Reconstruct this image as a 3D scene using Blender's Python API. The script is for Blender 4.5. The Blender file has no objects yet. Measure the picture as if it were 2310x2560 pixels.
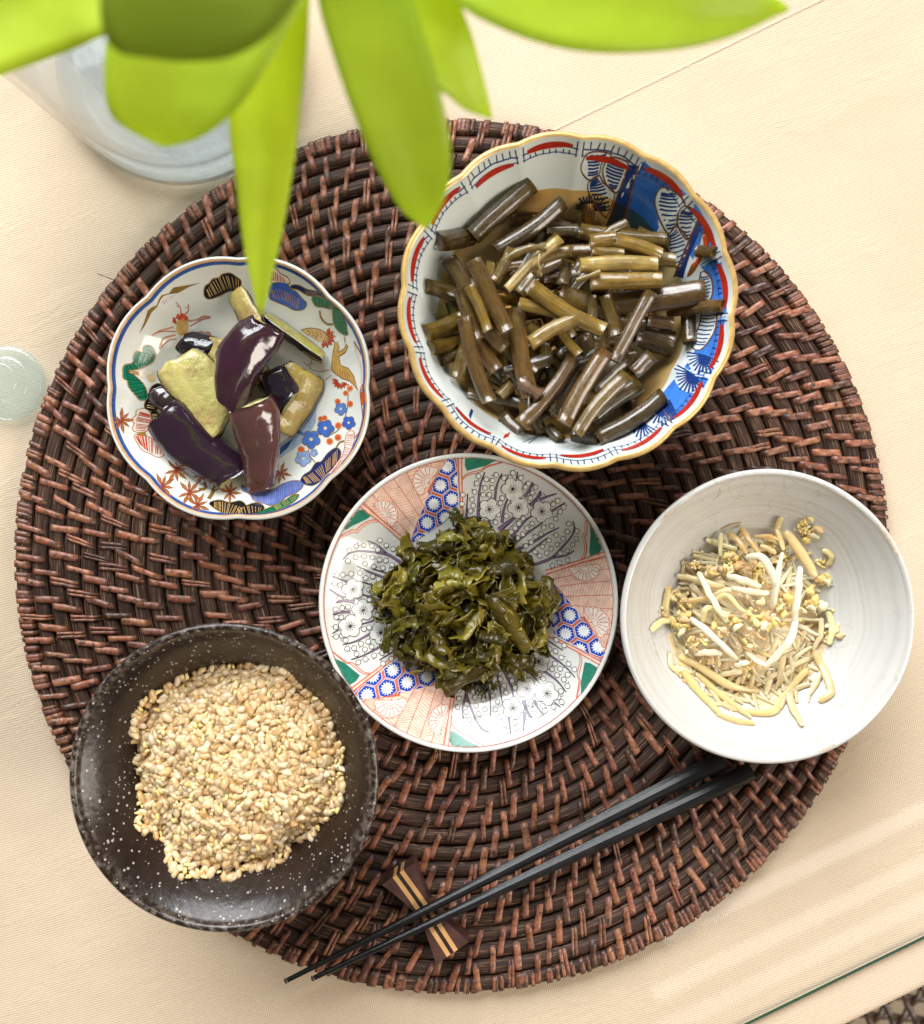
import bpy, math, random
import numpy as np
from mathutils import Vector, Matrix, noise
from mathutils.geometry import tessellate_polygon

# ---------------------------------------------------------------- camera, world, lights
W = 0.40            # metres across the frame at the glass table top (z = 0)
D = 0.42            # camera height above the glass
U = W / 2310.0      # metres per photo pixel at z = 0
sc = bpy.context.scene
C = sc.collection
cam_d = bpy.data.cameras.new("camera"); cam = bpy.data.objects.new("camera", cam_d); C.objects.link(cam)
cam.location = (0, 0, D); cam.rotation_euler = (0, 0, 0)
cam_d.sensor_fit = 'HORIZONTAL'; cam_d.sensor_width = 36.0; cam_d.lens = 36.0 * D / W
cam_d.clip_start = 0.01; cam_d.clip_end = 50
cam_d.dof.use_dof = True; cam_d.dof.focus_distance = D - 0.02; cam_d.dof.aperture_fstop = 8.6
sc.camera = cam
sc.render.resolution_x = 924; sc.render.resolution_y = 1024
sc.render.engine = 'CYCLES'
sc.view_settings.view_transform = 'Standard'; sc.view_settings.look = 'None'
sc.view_settings.gamma = 1.0; sc.view_settings.exposure = 0.0; sc.view_settings.use_curve_mapping = False
world = bpy.data.worlds.new("World"); sc.world = world; world.use_nodes = True
wb = world.node_tree.nodes["Background"]
wb.inputs[0].default_value = (1.0, 0.89, 0.76, 1); wb.inputs[1].default_value = 0.21
def area_lamp(name, loc, target, sx, sy, power, color):
    l = bpy.data.lights.new(name, 'AREA'); l.shape = 'RECTANGLE'; l.size = sx; l.size_y = sy
    l.energy = power; l.color = color
    o = bpy.data.objects.new(name, l); C.objects.link(o); o.location = loc
    o.rotation_euler = (Vector(target) - Vector(loc)).to_track_quat('-Z', 'Y').to_euler()
    return o
area_lamp("window_light", (-0.50, 1.65, 1.35), (0, 0, 0), 1.75, 1.35, 110, (0.96, 0.98, 1.0))
for k in range(4):        # slats of a lit blind, mirrored in the glass table top
    sx_, sy_ = 0.56 + 0.030*k, -0.60 - (0.0, 0.075, 0.125, 0.21)[k]
    l_ = area_lamp("blind_slat_light", (sx_, sy_, 1.2), (sx_, sy_, 0), 0.50 + 0.10*k, 0.028, 0.26, (1.0, 0.97, 0.90)); l_.rotation_euler = (0, 0, math.radians(26))
area_lamp("side_fill_light", (1.35, -0.5, 1.0), (0, 0, 0), 0.8, 0.8, 24, (1.0, 0.91, 0.80))  # added fill lamp that lifts the dim lower right, not a window

# ---------------------------------------------------------------- helpers
def P(px, py, z=0.0):
    """photo pixel + height above the glass -> world point (camera looks straight down)"""
    s = U * (D - z) / D
    return Vector(((px - 1155) * s, (1280 - py) * s, z))
def S(z): return U * (D - z) / D
def crop(x0, y0, k): return lambda x, y: (x0 + x / k, y0 + y / k)
def lin(c):
    if isinstance(c, str):
        c = tuple(int(c[i:i+2], 16) / 255 for i in (0, 2, 4))
    return tuple((v / 12.92 if v <= 0.04045 else ((v + 0.055) / 1.055) ** 2.4) for v in c)
def spl(pts, n=6, closed=False):
    """Catmull-Rom through points (tuples of any length)"""
    p = [np.array(q, float) for q in pts]; m = len(p); out = []
    rng = range(m) if closed else range(m - 1)
    for i in rng:
        if closed: a, b, c, d = p[i-1], p[i], p[(i+1) % m], p[(i+2) % m]
        else: a, b, c, d = p[max(i-1, 0)], p[i], p[i+1], p[min(i+2, m-1)]
        for k in range(n):
            t = k / n
            out.append(0.5 * ((2*b) + (c-a)*t + (2*a-5*b+4*c-d)*t*t + (3*b-a-3*c+d)*t**3))
    if not closed: out.append(p[-1])
    return [tuple(q) for q in out]
def tag(o, label, cat=None, group=None, kind=None):
    if label: o['label'] = label
    if cat: o['category'] = cat
    if group: o['group'] = group
    if kind: o['kind'] = kind
    return o
def empty(name, loc):
    o = bpy.data.objects.new(name, None); o.empty_display_size = 0.01
    C.objects.link(o); o.location = loc; return o
def mesh(verts, faces, mat, smooth=True, org=(0, 0, 0), cols=None, name="m"):
    me = bpy.data.meshes.new(name)
    ox, oy, oz = org
    me.from_pydata([(v[0]-ox, v[1]-oy, v[2]-oz) for v in verts], [], faces)
    if smooth: me.polygons.foreach_set("use_smooth", [True] * len(me.polygons))
    if cols is not None:
        ca = me.color_attributes.new("Col", 'FLOAT_COLOR', 'POINT')
        ca.data.foreach_set("color", np.array([(c[0], c[1], c[2], 1.0) for c in cols], dtype=np.float32).ravel())
    for m in (mat if isinstance(mat, (list, tuple)) else [mat]): me.materials.append(m)
    me.update(); return me
def obj(name, me, parent=None, loc=None, color=None):
    o = bpy.data.objects.new(name, me); C.objects.link(o)
    if parent is not None: o.parent = parent
    if loc is not None: o.location = loc
    if color is not None: o.color = (*color[:3], 1)
    return o
def mk(name, verts, faces, mat, parent=None, org=(0, 0, 0), smooth=True, cols=None, color=None):
    me = mesh(verts, faces, mat, smooth, org, cols, name)
    return obj(name, me, parent, None if parent is not None else org, color)
def grid_faces(n, m, close_u=False, close_v=False, off=0):
    f = []
    for i in range(n if close_u else n - 1):
        for j in range(m if close_v else m - 1):
            a = i * m + j; b = i * m + (j+1) % m; c = ((i+1) % n) * m + (j+1) % m; d = ((i+1) % n) * m + j
            f.append((a + off, d + off, c + off, b + off))
    return f
def box(x0, x1, y0, y1, z0, z1):
    v = [(x, y, z) for z in (z0, z1) for y in (y0, y1) for x in (x0, x1)]
    f = [(0,2,3,1),(4,5,7,6),(0,1,5,4),(2,6,7,3),(0,4,6,2),(1,3,7,5)]
    return v, f
class Bag:
    def __init__(s): s.v = []; s.f = []; s.c = []
    def add(s, v, f, c=None):
        o = len(s.v); s.v += [tuple(q) for q in v]; s.f += [tuple(i + o for i in q) for q in f]
        if c is not None: s.c += [c] * len(v) if not isinstance(c, list) else c
def n3(x, y, z=0.0): return noise.noise(Vector((x, y, z)))

# ---------------------------------------------------------------- materials
class NT:
    def __init__(s, name):
        s.m = bpy.data.materials.new(name); s.m.use_nodes = True; s.t = s.m.node_tree; s.t.nodes.clear()
        s.out = s.t.nodes.new("ShaderNodeOutputMaterial")
    def n(s, typ, **kw):
        nd = s.t.nodes.new(typ)
        for k, v in kw.items(): setattr(nd, k, v)
        return nd
    def l(s, a, b): s.t.links.new(a, b)
    def math(s, op, a, b=None, c=None):
        nd = s.n("ShaderNodeMath", operation=op)
        for i, v in enumerate((a, b, c)):
            if v is None: continue
            if isinstance(v, (int, float)): nd.inputs[i].default_value = v
            else: s.l(v, nd.inputs[i])
        return nd.outputs[0]
    def noise(s, vec, scale, detail=3, rough=0.55, dist=0.0):
        nd = s.n("ShaderNodeTexNoise"); nd.inputs["Scale"].default_value = scale
        nd.inputs["Detail"].default_value = detail; nd.inputs["Roughness"].default_value = rough
        nd.inputs["Distortion"].default_value = dist
        if vec is not None: s.l(vec, nd.inputs["Vector"])
        return nd.outputs["Fac"]
    def ramp(s, fac, stops):
        nd = s.n("ShaderNodeValToRGB"); e = nd.color_ramp.elements
        while len(e) < len(stops): e.new(0.5)
        for i, (p, c) in enumerate(stops):
            e[i].position = p; e[i].color = (*c[:3], 1) if not isinstance(c, float) else (c, c, c, 1)
        s.l(fac, nd.inputs[0]); return nd.outputs[0]
    def mix(s, fac, a, b, typ='MIX'):
        nd = s.n("ShaderNodeMix", data_type='RGBA', blend_type=typ)
        for sock, v in ((nd.inputs[0], fac), (nd.inputs[6], a), (nd.inputs[7], b)):
            if isinstance(v, (int, float)): sock.default_value = v
            elif isinstance(v, tuple): sock.default_value = (*v[:3], 1)
            else: s.l(v, sock)
        return nd.outputs[2]
    def bump(s, h, strength, dist, prev=None):
        nd = s.n("ShaderNodeBump"); nd.inputs["Strength"].default_value = strength
        nd.inputs["Distance"].default_value = dist; s.l(h, nd.inputs["Height"])
        if prev is not None: s.l(prev, nd.inputs["Normal"])
        return nd.outputs[0]
    def schlick(s, ior):
        g = s.n("ShaderNodeNewGeometry"); d = s.n("ShaderNodeVectorMath", operation='DOT_PRODUCT')
        s.l(g.outputs["Incoming"], d.inputs[0]); s.l(g.outputs["Normal"], d.inputs[1])
        f0 = ((ior-1)/(ior+1))**2
        return s.math('ADD', f0, s.math('MULTIPLY', 1-f0, s.math('POWER', s.math('SUBTRACT', 1.0, s.math('ABSOLUTE', d.outputs["Value"])), 5.0)))
    def pos(s): return s.n("ShaderNodeNewGeometry").outputs["Position"]
    def bsdf(s, base, rough=0.5, normal=None, coat=0.0, coat_rough=0.05, sss=0.0, sss_r=0.004, spec=0.5, metal=0.0, trans=0.0):
        b = s.n("ShaderNodeBsdfPrincipled")
        for nm, v in (("Base Color", base), ("Roughness", rough)):
            if isinstance(v, tuple): b.inputs[nm].default_value = (*v[:3], 1)
            elif isinstance(v, (int, float)): b.inputs[nm].default_value = v
            else: s.l(v, b.inputs[nm])
        b.inputs["Coat Weight"].default_value = coat; b.inputs["Coat Roughness"].default_value = coat_rough
        b.inputs["Subsurface Weight"].default_value = sss; b.inputs["Subsurface Radius"].default_value = (1, 0.85, 0.65)
        b.inputs["Subsurface Scale"].default_value = sss_r
        b.inputs["Specular IOR Level"].default_value = spec; b.inputs["Metallic"].default_value = metal
        b.inputs["Transmission Weight"].default_value = trans
        if normal is not None: s.l(normal, b.inputs["Normal"])
        return b
    def done(s, sh):
        s.l(sh.outputs[0] if hasattr(sh, "outputs") else sh, s.out.inputs[0]); return s.m
def simple(name, c1, c2=None, scale=60, rough=0.5, bump=0.0, bscale=200, bdist=0.0005, detail=3, objcol=False, vcol=False, **kw):
    t = NT(name); p = t.pos()
    base = t.ramp(t.noise(p, scale, detail), [(0.32, c1), (0.68, c2 or c1)]) if c2 else None
    if vcol:
        a = t.n("ShaderNodeAttribute", attribute_name="Col").outputs["Color"]
        base = a if base is None else t.mix(1.0, a, base, 'MULTIPLY')
    if objcol:
        a = t.n("ShaderNodeObjectInfo").outputs["Color"]
        base = a if base is None else t.mix(1.0, a, base, 'MULTIPLY')
    if base is None: base = c1
    nrm = t.bump(t.noise(p, bscale, 4), bump, bdist) if bump else None
    return t.done(t.bsdf(base, rough, nrm, **kw))
def thin_glass(name, tint, gloss_rough=0.02, ior=1.5, milk=0.0, milkcol=(0.8, 0.9, 1.0), scale=1.0):
    t = NT(name)
    tr = t.n("ShaderNodeBsdfTransparent"); tr.inputs[0].default_value = (*tint, 1)
    gl = t.n("ShaderNodeBsdfGlossy"); gl.inputs["Roughness"].default_value = gloss_rough
    base = tr; fr = t.schlick(ior)
    if milk:
        df = t.n("ShaderNodeBsdfTranslucent"); df.inputs[0].default_value = (*milkcol, 1)
        d2 = t.n("ShaderNodeBsdfDiffuse"); d2.inputs[0].default_value = (*milkcol, 1)
        a = t.n("ShaderNodeMixShader"); a.inputs[0].default_value = 0.5; t.l(df.outputs[0], a.inputs[1]); t.l(d2.outputs[0], a.inputs[2])
        mx = t.n("ShaderNodeMixShader"); mx.inputs[0].default_value = milk
        t.l(tr.outputs[0], mx.inputs[1]); t.l(a.outputs[0], mx.inputs[2]); base = mx
    mx = t.n("ShaderNodeMixShader"); t.l(t.math('MULTIPLY', fr, scale), mx.inputs[0])
    t.l(base.outputs[0], mx.inputs[1]); t.l(gl.outputs[0], mx.inputs[2])
    return t.done(mx)
# ---------------------------------------------------------------- table, cloth, glass, floor, chair
AN = math.radians(26.0); CU = Vector((math.cos(AN), math.sin(AN), 0)); CV = Vector((-math.sin(AN), math.cos(AN), 0))
def UV(u, v, z): q = CU * u + CV * v; return (q.x, q.y, z)
def vof(p): return p.dot(CV)
GZ = 0.0025                                   # glass thickness; cloth top lies at -GZ
V_GLASS = 0.5 * (vof(P(1870, 2560)) + vof(P(2310, 2350)))
V_TABLE = 0.5 * (vof(P(2110, 2560, -0.006)) + vof(P(2310, 2460, -0.006)))
def uv_nodes(t):
    p = t.pos()
    du = t.n("ShaderNodeVectorMath", operation='DOT_PRODUCT'); t.l(p, du.inputs[0]); du.inputs[1].default_value = CU
    dv = t.n("ShaderNodeVectorMath", operation='DOT_PRODUCT'); t.l(p, dv.inputs[0]); dv.inputs[1].default_value = CV
    return p, du.outputs["Value"], dv.outputs["Value"]
def cloth_mat():
    t = NT("cream_cloth"); p, u, v = uv_nodes(t)
    wob = t.noise(p, 9, 2)
    cv = t.n("ShaderNodeCombineXYZ"); t.l(t.math('MULTIPLY', u, 0.22), cv.inputs[0]); t.l(v, cv.inputs[1])
    band = t.noise(cv.outputs[0], 26, 2)                        # broad woven bands along the table edge
    # slub lines running along u
    cl = t.n("ShaderNodeCombineXYZ"); t.l(t.math('MULTIPLY', u, 0.30), cl.inputs[0]); t.l(v, cl.inputs[1])
    slub = t.noise(cl.outputs[0], 330, 3, 0.6, 0.6)
    # twill: fine diagonal lines
    tw = t.math('SINE', t.math('MULTIPLY', t.math('ADD', t.math('ADD', u, t.math('MULTIPLY', v, 1.35)), t.math('MULTIPLY', wob, 0.004)), 2*math.pi/0.00125))
    cr = t.math('SINE', t.math('MULTIPLY', t.math('SUBTRACT', u, t.math('MULTIPLY', v, 0.3)), 2*math.pi/0.0009))
    mask = t.ramp(band, [(0.46, 0.15), (0.60, 1.0)])
    base = t.ramp(t.noise(p, 7, 3), [(0.3, (0.62, 0.49, 0.36)), (0.7, (0.68, 0.55, 0.42))])
    base = t.mix(t.math('MULTIPLY', mask, 0.25), base, (0.70, 0.57, 0.42))
    base = t.mix(t.math('MULTIPLY', t.math('ADD', t.math('MULTIPLY', tw, 0.5), 0.5), 0.10), base, (0.50, 0.37, 0.25))
    nb = t.bump(t.math('ADD', tw, t.math('MULTIPLY', cr, 0.6)), 0.5, 0.00014)
    nb = t.bump(t.math('MULTIPLY', slub, mask), 0.40, 0.0011, nb)
    # pressed fold line
    vc = 0.5 * (vof(P(2010, 10)) + vof(P(1400, 320)))
    dist = t.math('ABSOLUTE', t.math('SUBTRACT', v, vc))
    ridge = t.math('SUBTRACT', 1.0, t.math('MINIMUM', t.math('DIVIDE', dist, 0.0009), 1.0))
    nb = t.bump(t.math('MULTIPLY', ridge, t.math('GREATER_THAN', u, 0.0)), 0.8, 0.0006, nb)
    nb = t.bump(t.noise(p, 16, 2), 0.35, 0.006, nb)
    return t.done(t.bsdf(base, 0.85, nb, spec=0.15))
M_cloth = cloth_mat()
TV0, TV1, TU0, TU1 = V_TABLE, V_TABLE + 0.85, -0.62, 0.62
# tablecloth: flat top, rounded fold, hanging skirt
def tablecloth():
    rings = []; n = 40
    per = []
    for i in range(n): per.append((TU0 + (TU1-TU0)*i/n, TV0, 0, -1))
    for i in range(n): per.append((TU1, TV0 + (TV1-TV0)*i/n, 1, 0))
    for i in range(n): per.append((TU1 - (TU1-TU0)*i/n, TV1, 0, 1))
    for i in range(n): per.append((TU0, TV1 - (TV1-TV0)*i/n, -1, 0))
    r = 0.004
    vs = []; m = len(per)
    prof = [(-r, 0.0)] + [(-r + r*math.sin(a), -r + r*math.cos(a)) for a in (0.4, 0.8, 1.2, math.pi/2)] + [(0.001, -0.05), (0.004, -0.11), (0.006, -0.18)]
    for k, (o, dz) in enumerate(prof):
        for i, (u, v, nu, nv) in enumerate(per):
            wv = 0.006 * max(0, k - 4) / 3 * math.sin(i * 0.7)
            cu = max(TU0 + r*0, min(TU1, u)); 
            vs.append(UV(u + nu*(o+wv), v + nv*(o+wv), -GZ + dz))
    fs = []
    for k in range(len(prof)-1):
        for i in range(m): fs.append((k*m+i, k*m+(i+1) % m, (k+1)*m+(i+1) % m, (k+1)*m+i))
    fs.append(tuple(reversed(range(m))))
    fs = [tuple(reversed(f)) for f in fs]
    o = mk("tablecloth", vs, fs, M_cloth, smooth=False)
    return tag(o, "cream woven tablecloth spread over the table under the glass sheet", "tablecloth")
tablecloth()
M_wood = simple("table_wood", (0.09, 0.045, 0.022), (0.14, 0.075, 0.035), 20, 0.45)
tb = empty("dining_table", UV(0, (TV0+TV1)/2, -0.70))
def uvbox(u0, u1, v0, v1, z0, z1):
    v, f = box(u0, u1, v0, v1, z0, z1); return [UV(*q) for q in v], f
v, f = uvbox(TU0+0.005, TU1-0.005, TV0+0.005, TV1-0.005, -0.034, -GZ-0.002)
mk("table_top", v, f, M_wood, tb, tb.location, False)
for su in (TU0+0.04, TU1-0.10):
    for sv in (TV0+0.03, TV1-0.09):
        v, f = uvbox(su, su+0.06, sv, sv+0.06, -0.70, -0.036)
        mk("leg", v, f, M_wood, tb, tb.location, False)
tag(tb, "wooden dining table hidden under the cream cloth", "table")
# glass sheet
M_glass = thin_glass("sheet_glass", (0.985, 0.995, 0.985), 0.015, 1.45, scale=0.8)
M_gedge = simple("glass_green_edge", (0.006, 0.055, 0.035), None, rough=0.2)
g = empty("glass_sheet", UV(0, V_GLASS, -GZ))
v, f = uvbox(TU0+0.02, TU1-0.02, V_GLASS, TV1-0.02, -GZ+0.0003, 0.0)
mk("pane", v, [f[1]], M_glass, g, g.location, False)
mk("ground_edge", v, f[2:], M_gedge, g, g.location, False)
tag(g, "clear glass sheet with green edge covering the tablecloth", "glass sheet")
# floor
M_floor = simple("floor_boards", (0.42, 0.33, 0.23), (0.50, 0.40, 0.29), 6, 0.5)
o = mk("floor", [(-3, -3, -0.70), (3, -3, -0.70), (3, 3, -0.70), (-3, 3, -0.70)], [(0, 1, 2, 3)], M_floor, smooth=False)
o['kind'] = 'structure'
# cane chair tucked under the table edge
def chair():
    zc = -0.20
    cpt = P(2280, 2530, zc); cu, cv = cpt.dot(CU), cpt.dot(CV)
    u0, u1, v0, v1 = cu - 0.24, cu + 0.2, cv - 0.17, cv + 0.20
    M_cane = simple("dark_cane", (0.035, 0.016, 0.008), (0.085, 0.042, 0.020), 90, 0.4, coat=0.2)
    root = empty("cane_chair", UV((u0+u1)/2, (v0+v1)/2, -0.70))
    pitch = 0.0132; hw = 0.0021
    for d in range(3):
        a = AN + d * math.pi / 3 + 0.5; dx, dy = math.cos(a), math.sin(a); nx, ny = -dy, dx
        ctr = Vector(UV((u0+u1)/2, (v0+v1)/2, 0))
        for k in range(-20, 21):
            off = (k + 0.5) * pitch
            pts = []
            L = np.arange(-0.30, 0.3001, pitch/math.sin(math.pi/3)/4)
            for s in L:
                x = ctr.x + dx*s + nx*off; y = ctr.y + dy*s + ny*off
                uu = x*CU.x + y*CU.y; vv = x*CV.x + y*CV.y
                if u0 < uu < u1 and v0 < vv < v1:
                    z = zc + 0.0011*math.sin(s/(pitch/math.sin(math.pi/3))*2*math.pi + d*2.1 + k*math.pi)
                    pts.append((x, y, z))
            if len(pts) < 4: continue
            vs = []
            for (x, y, z) in pts:
                for (wx, wz) in ((-hw, 0), (-hw*0.6, 0.0007), (hw*0.6, 0.0007), (hw, 0), (0, -0.0006)):
                    vs.append((x + nx*wx, y + ny*wx, z + wz))
            mk("cane_strand", vs, grid_faces(len(pts), 5, close_v=True), M_cane, root, root.location)
    for (a0, a1, b0, b1) in ((u0-0.03, u0, v0-0.03, v1+0.03), (u1, u1+0.03, v0-0.03, v1+0.03), (u0, u1, v0-0.03, v0), (u0, u1, v1, v1+0.03)):
        v, f = uvbox(a0, a1, b0, b1, zc-0.02, zc+0.006); mk("seat_rail", v, f, M_wood, root, root.location, False)
    for uu in (u0-0.028, u1+0.002):
        for vv in (v0-0.028, v1+0.002):
            v, f = uvbox(uu, uu+0.026, vv, vv+0.026, -0.70, zc-0.0205); mk("leg", v, f, M_wood, root, root.location, False)
    tag(root, "dark brown chair with open hexagonal cane webbing below the table edge", "chair")
chair()
# ---------------------------------------------------------------- rattan placemat
MC = P(1130, 1390, 0.004); MR = 1093 * S(0.004); PITCH = 41 * S(0.004)
MT = 0.0068                                       # height of the mat's surface, dishes stand on it
DISCS = []                                        # (x, y, r) of dishes, to know what hides the mat
def coil_mat():
    t = NT("rattan_core"); p = t.pos()
    sb = t.n("ShaderNodeVectorMath", operation='SUBTRACT'); t.l(p, sb.inputs[0]); sb.inputs[1].default_value = MC
    sx = t.n("ShaderNodeSeparateXYZ"); t.l(sb.outputs[0], sx.inputs[0])
    r = t.math('SQRT', t.math('ADD', t.math('POWER', sx.outputs[0], 2), t.math('POWER', sx.outputs[1], 2)))
    an = t.math('ARCTAN2', sx.outputs[1], sx.outputs[0])
    cb = t.n("ShaderNodeCombineXYZ"); t.l(t.math('MULTIPLY', r, 2400), cb.inputs[0]); t.l(t.math('MULTIPLY', an, t.math('MULTIPLY', r, 60)).node.outputs[0], cb.inputs[1])
    t.l(t.math('MULTIPLY', sx.outputs[2], 900), cb.inputs[2])
    g = t.noise(cb.outputs[0], 1.0, 3, 0.65)
    base = t.ramp(g, [(0.30, (0.012, 0.0065, 0.005)), (0.46, (0.036, 0.018, 0.012)), (0.58, (0.080, 0.042, 0.027)), (0.68, (0.30, 0.18, 0.11))])
    blot = t.noise(p, 55, 3)
    base = t.mix(t.ramp(blot, [(0.45, 0.0), (0.75, 0.7)]), base, (0.016, 0.010, 0.009))
    nb = t.bump(g, 0.55, 0.0006)
    return t.done(t.bsdf(base, 0.55, nb, spec=0.22))
def strip_mat():
    t = NT("rattan_peel"); p = t.pos()
    a = t.n("ShaderNodeAttribute", attribute_name="Col").outputs["Color"]
    blot = t.noise(p, 330, 5, 0.7)
    base = t.mix(t.ramp(blot, [(0.50, 0.0), (0.62, 0.9)]), a, (0.022, 0.013, 0.011))
    base = t.mix(t.ramp(t.noise(p, 520, 3), [(0.55, 0.0), (0.8, 0.55)]), base, (0.36, 0.17, 0.07))
    nb = t.bump(t.noise(p, 800, 4), 0.5, 0.0004)
    rg = t.ramp(t.noise(p, 300, 2), [(0.3, 0.36), (0.7, 0.6)])
    return t.done(t.bsdf(base, rg, nb, spec=0.5, coat=0.10, coat_rough=0.25))
M_coil, M_strip = coil_mat(), strip_mat()
def placemat():
    rnd = random.Random(7)
    root = empty("rattan_placemat", (MC.x, MC.y, 0)); org = root.location
    nco = 26; hz = 0.0029; rz = 0.0028
    for i in range(nco):
        rc = MR - (i + 0.5) * PITCH
        n = max(24, int(220 * rc / MR)); m = 12; vs = []
        for a in range(n):
            th = 2*math.pi*a/n
            wr = 0.0006 * n3(math.cos(th)*4 + i*3.1, math.sin(th)*4, i)
            ww = 1 + 0.06 * n3(math.cos(th)*9 + i*1.7, math.sin(th)*9, i + 50)
            for b in range(m):
                ph = 2*math.pi*b/m
                rr = rc + wr + 0.49*PITCH*ww*math.cos(ph); z = hz + rz*ww*math.sin(ph)
                if i == 0: z += -0.0002
                vs.append((MC.x + rr*math.cos(th), MC.y + rr*math.sin(th), max(z, 0.0002)))
        mk("rattan_coil", vs, grid_faces(n, m, True, True), M_coil, root, org)
    # wrapped peel strips; each bridges two neighbouring coils, rows are staggered by half a step
    PAL = ['a06448', '985c42', '8c533c', 'a66c50', '844c38', '9c6444', '925638', '7a4836', '8f5a46', '9c664c']
    strips = []
    def strip(th, i, span, w, dth, col, lift=0.0, edge=False, seed=0):
        ro = MR - i * PITCH + (0.0 if not edge else 0.0008); ri = MR - (i + span) * PITCH
        vs = []; nl = 9
        ztop = hz + rz + 0.00042 + lift
        for a in range(nl):
            s = a / (nl - 1)
            r = ro + (ri - ro) * s
            tt = th + dth * (s - 0.5) * (MR / max(r, 0.02)) * 0.0 + dth * (s - 0.5)
            e = min(s, 1 - s)
            z = ztop - 0.0030 * max(0, 1 - e / 0.13) ** 1.6
            if edge and s < 0.16: z = ztop - 0.0055 * (1 - s / 0.16) ** 1.3
            sag = 0.0005 * math.cos((s * span) * 2 * math.pi) if span > 1.5 else 0
            z += -sag - 0.0001
            ww = w * (0.93 + 0.07 * min(1, e / 0.10)) * (1 + 0.16 * n3(s * 3.5, seed * 1.3))
            for q, hq in ((-1, -0.0006), (-0.86, -0.00004), (0, 0.00010), (0.86, -0.00004), (1, -0.0006)):
                ang = tt + q * ww * 0.5 / max(r, 0.012)
                vs.append((MC.x + r*math.cos(ang), MC.y + r*math.sin(ang), max(z + hq, 0.0003)))
        fs = grid_faces(nl, 5)
        dk = random.Random(int(seed*977)); e0, e1 = dk.uniform(0.25, 0.9), dk.uniform(0.2, 0.8); l0, l1 = dk.uniform(0.06, 0.22), dk.uniform(0.06, 0.25)
        cc = []
        for a in range(nl):          # burnt, dark stained strip ends
            s = a/(nl-1); k = e0 if s < l0 else (e1 if s > 1 - l1 else 1.0); cc += [tuple(v*k for v in col)]*5
        col = cc
        strips.append((vs, fs, col, th, (ro + ri) / 2, w * span))
    for i in range(nco - 1):
        rr = (MR - (i + 1) * PITCH) / MR
        n = 92 if rr > 0.70 else (62 if rr > 0.44 else (38 if rr > 0.2 else 18))
        base = 0.5 * i
        for k in range(n):
            if rnd.random() < 0.02: continue
            th = 2*math.pi * (k + base + rnd.uniform(-0.13, 0.13)) / n
            r = MR - (i + 1) * PITCH
            tilt = math.radians(rnd.gauss(14, 5.5))
            dth = 2 * PITCH * math.tan(tilt) / r       # inner end shifted counter-clockwise
            w = 0.0029 * rnd.uniform(0.8, 1.15) * (0.8 if rr < 0.3 else 1)
            c = lin(PAL[rnd.randrange(len(PAL))]); k1 = rnd.uniform(0.62, 1.0)
            if rnd.random() < 0.09: k1 *= 0.3
            c = tuple(v * k1 for v in c)
            lift = rnd.uniform(0, 0.0003)
            if rnd.random() < 0.16:      # split strip: two narrow slivers side by side
                g = w * 0.29 / r
                strip(th - g, i, 2, w * 0.52, dth, c, lift, i == 0, rnd.random()*99)
                strip(th + g, i, 2, w * 0.52, dth * 0.92, tuple(v*0.8 for v in c), lift, i == 0, rnd.random()*99)
            else:
                strip(th, i, 2, w, dth, c, lift, i == 0, rnd.random()*99)
    n = 92                                   # short bindings that whip the outermost coil
    for k in range(n):
        for q in (0.22, 0.40, 0.58, 0.78):
            if rnd.random() < 0.15: continue
            c = lin(PAL[rnd.randrange(len(PAL))]); k1 = rnd.uniform(0.3, 0.85); c = tuple(v*k1 for v in c)
            strip(2*math.pi*(k + q + rnd.uniform(-0.09, 0.09))/n, 0, 1.0, 0.0024*rnd.uniform(0.7, 1.3), 0.006, c, -0.0001, True, rnd.random()*99)
    def hidden(s):
        x = MC.x + s[4]*math.cos(s[3]); y = MC.y + s[4]*math.sin(s[3])
        return any(math.hypot(x - a, y - b) < r for a, b, r in DISCS) or abs(x) > 0.2
    vis = [s for s in strips if not hidden(s)]; rest = [s for s in strips if hidden(s)]
    vis.sort(key=lambda s: -s[5])
    pick = set(range(298))                   # the largest ones are parts of their own
    bag = Bag()
    for i, s in enumerate(vis):
        if i in pick:
            mk("peel_strip", s[0], s[1], M_strip, root, org, True, s[2])
        else: bag.add(s[0], s[1], s[2])
    for s in rest: bag.add(s[0], s[1], s[2])
    o = mk("peel_strip_weave", bag.v, bag.f, M_strip, root, org, True, bag.c); o['kind'] = 'stuff'
    # one loose splinter at the rim
    a, b = P(242, 683, 0.0035), P(290, 702, 0.006)
    vs = []
    for q in (a, (a+b)/2, b):
        for ph in range(4): vs.append((q.x, q.y + 0.00016*math.cos(ph*math.pi/2), q.z + 0.00016*math.sin(ph*math.pi/2)))
    mk("splinter", vs, grid_faces(3, 4, close_v=True), M_coil, root, org)
    tag(root, "round dark brown woven rattan placemat with reddish peel strips", "placemat")
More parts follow.
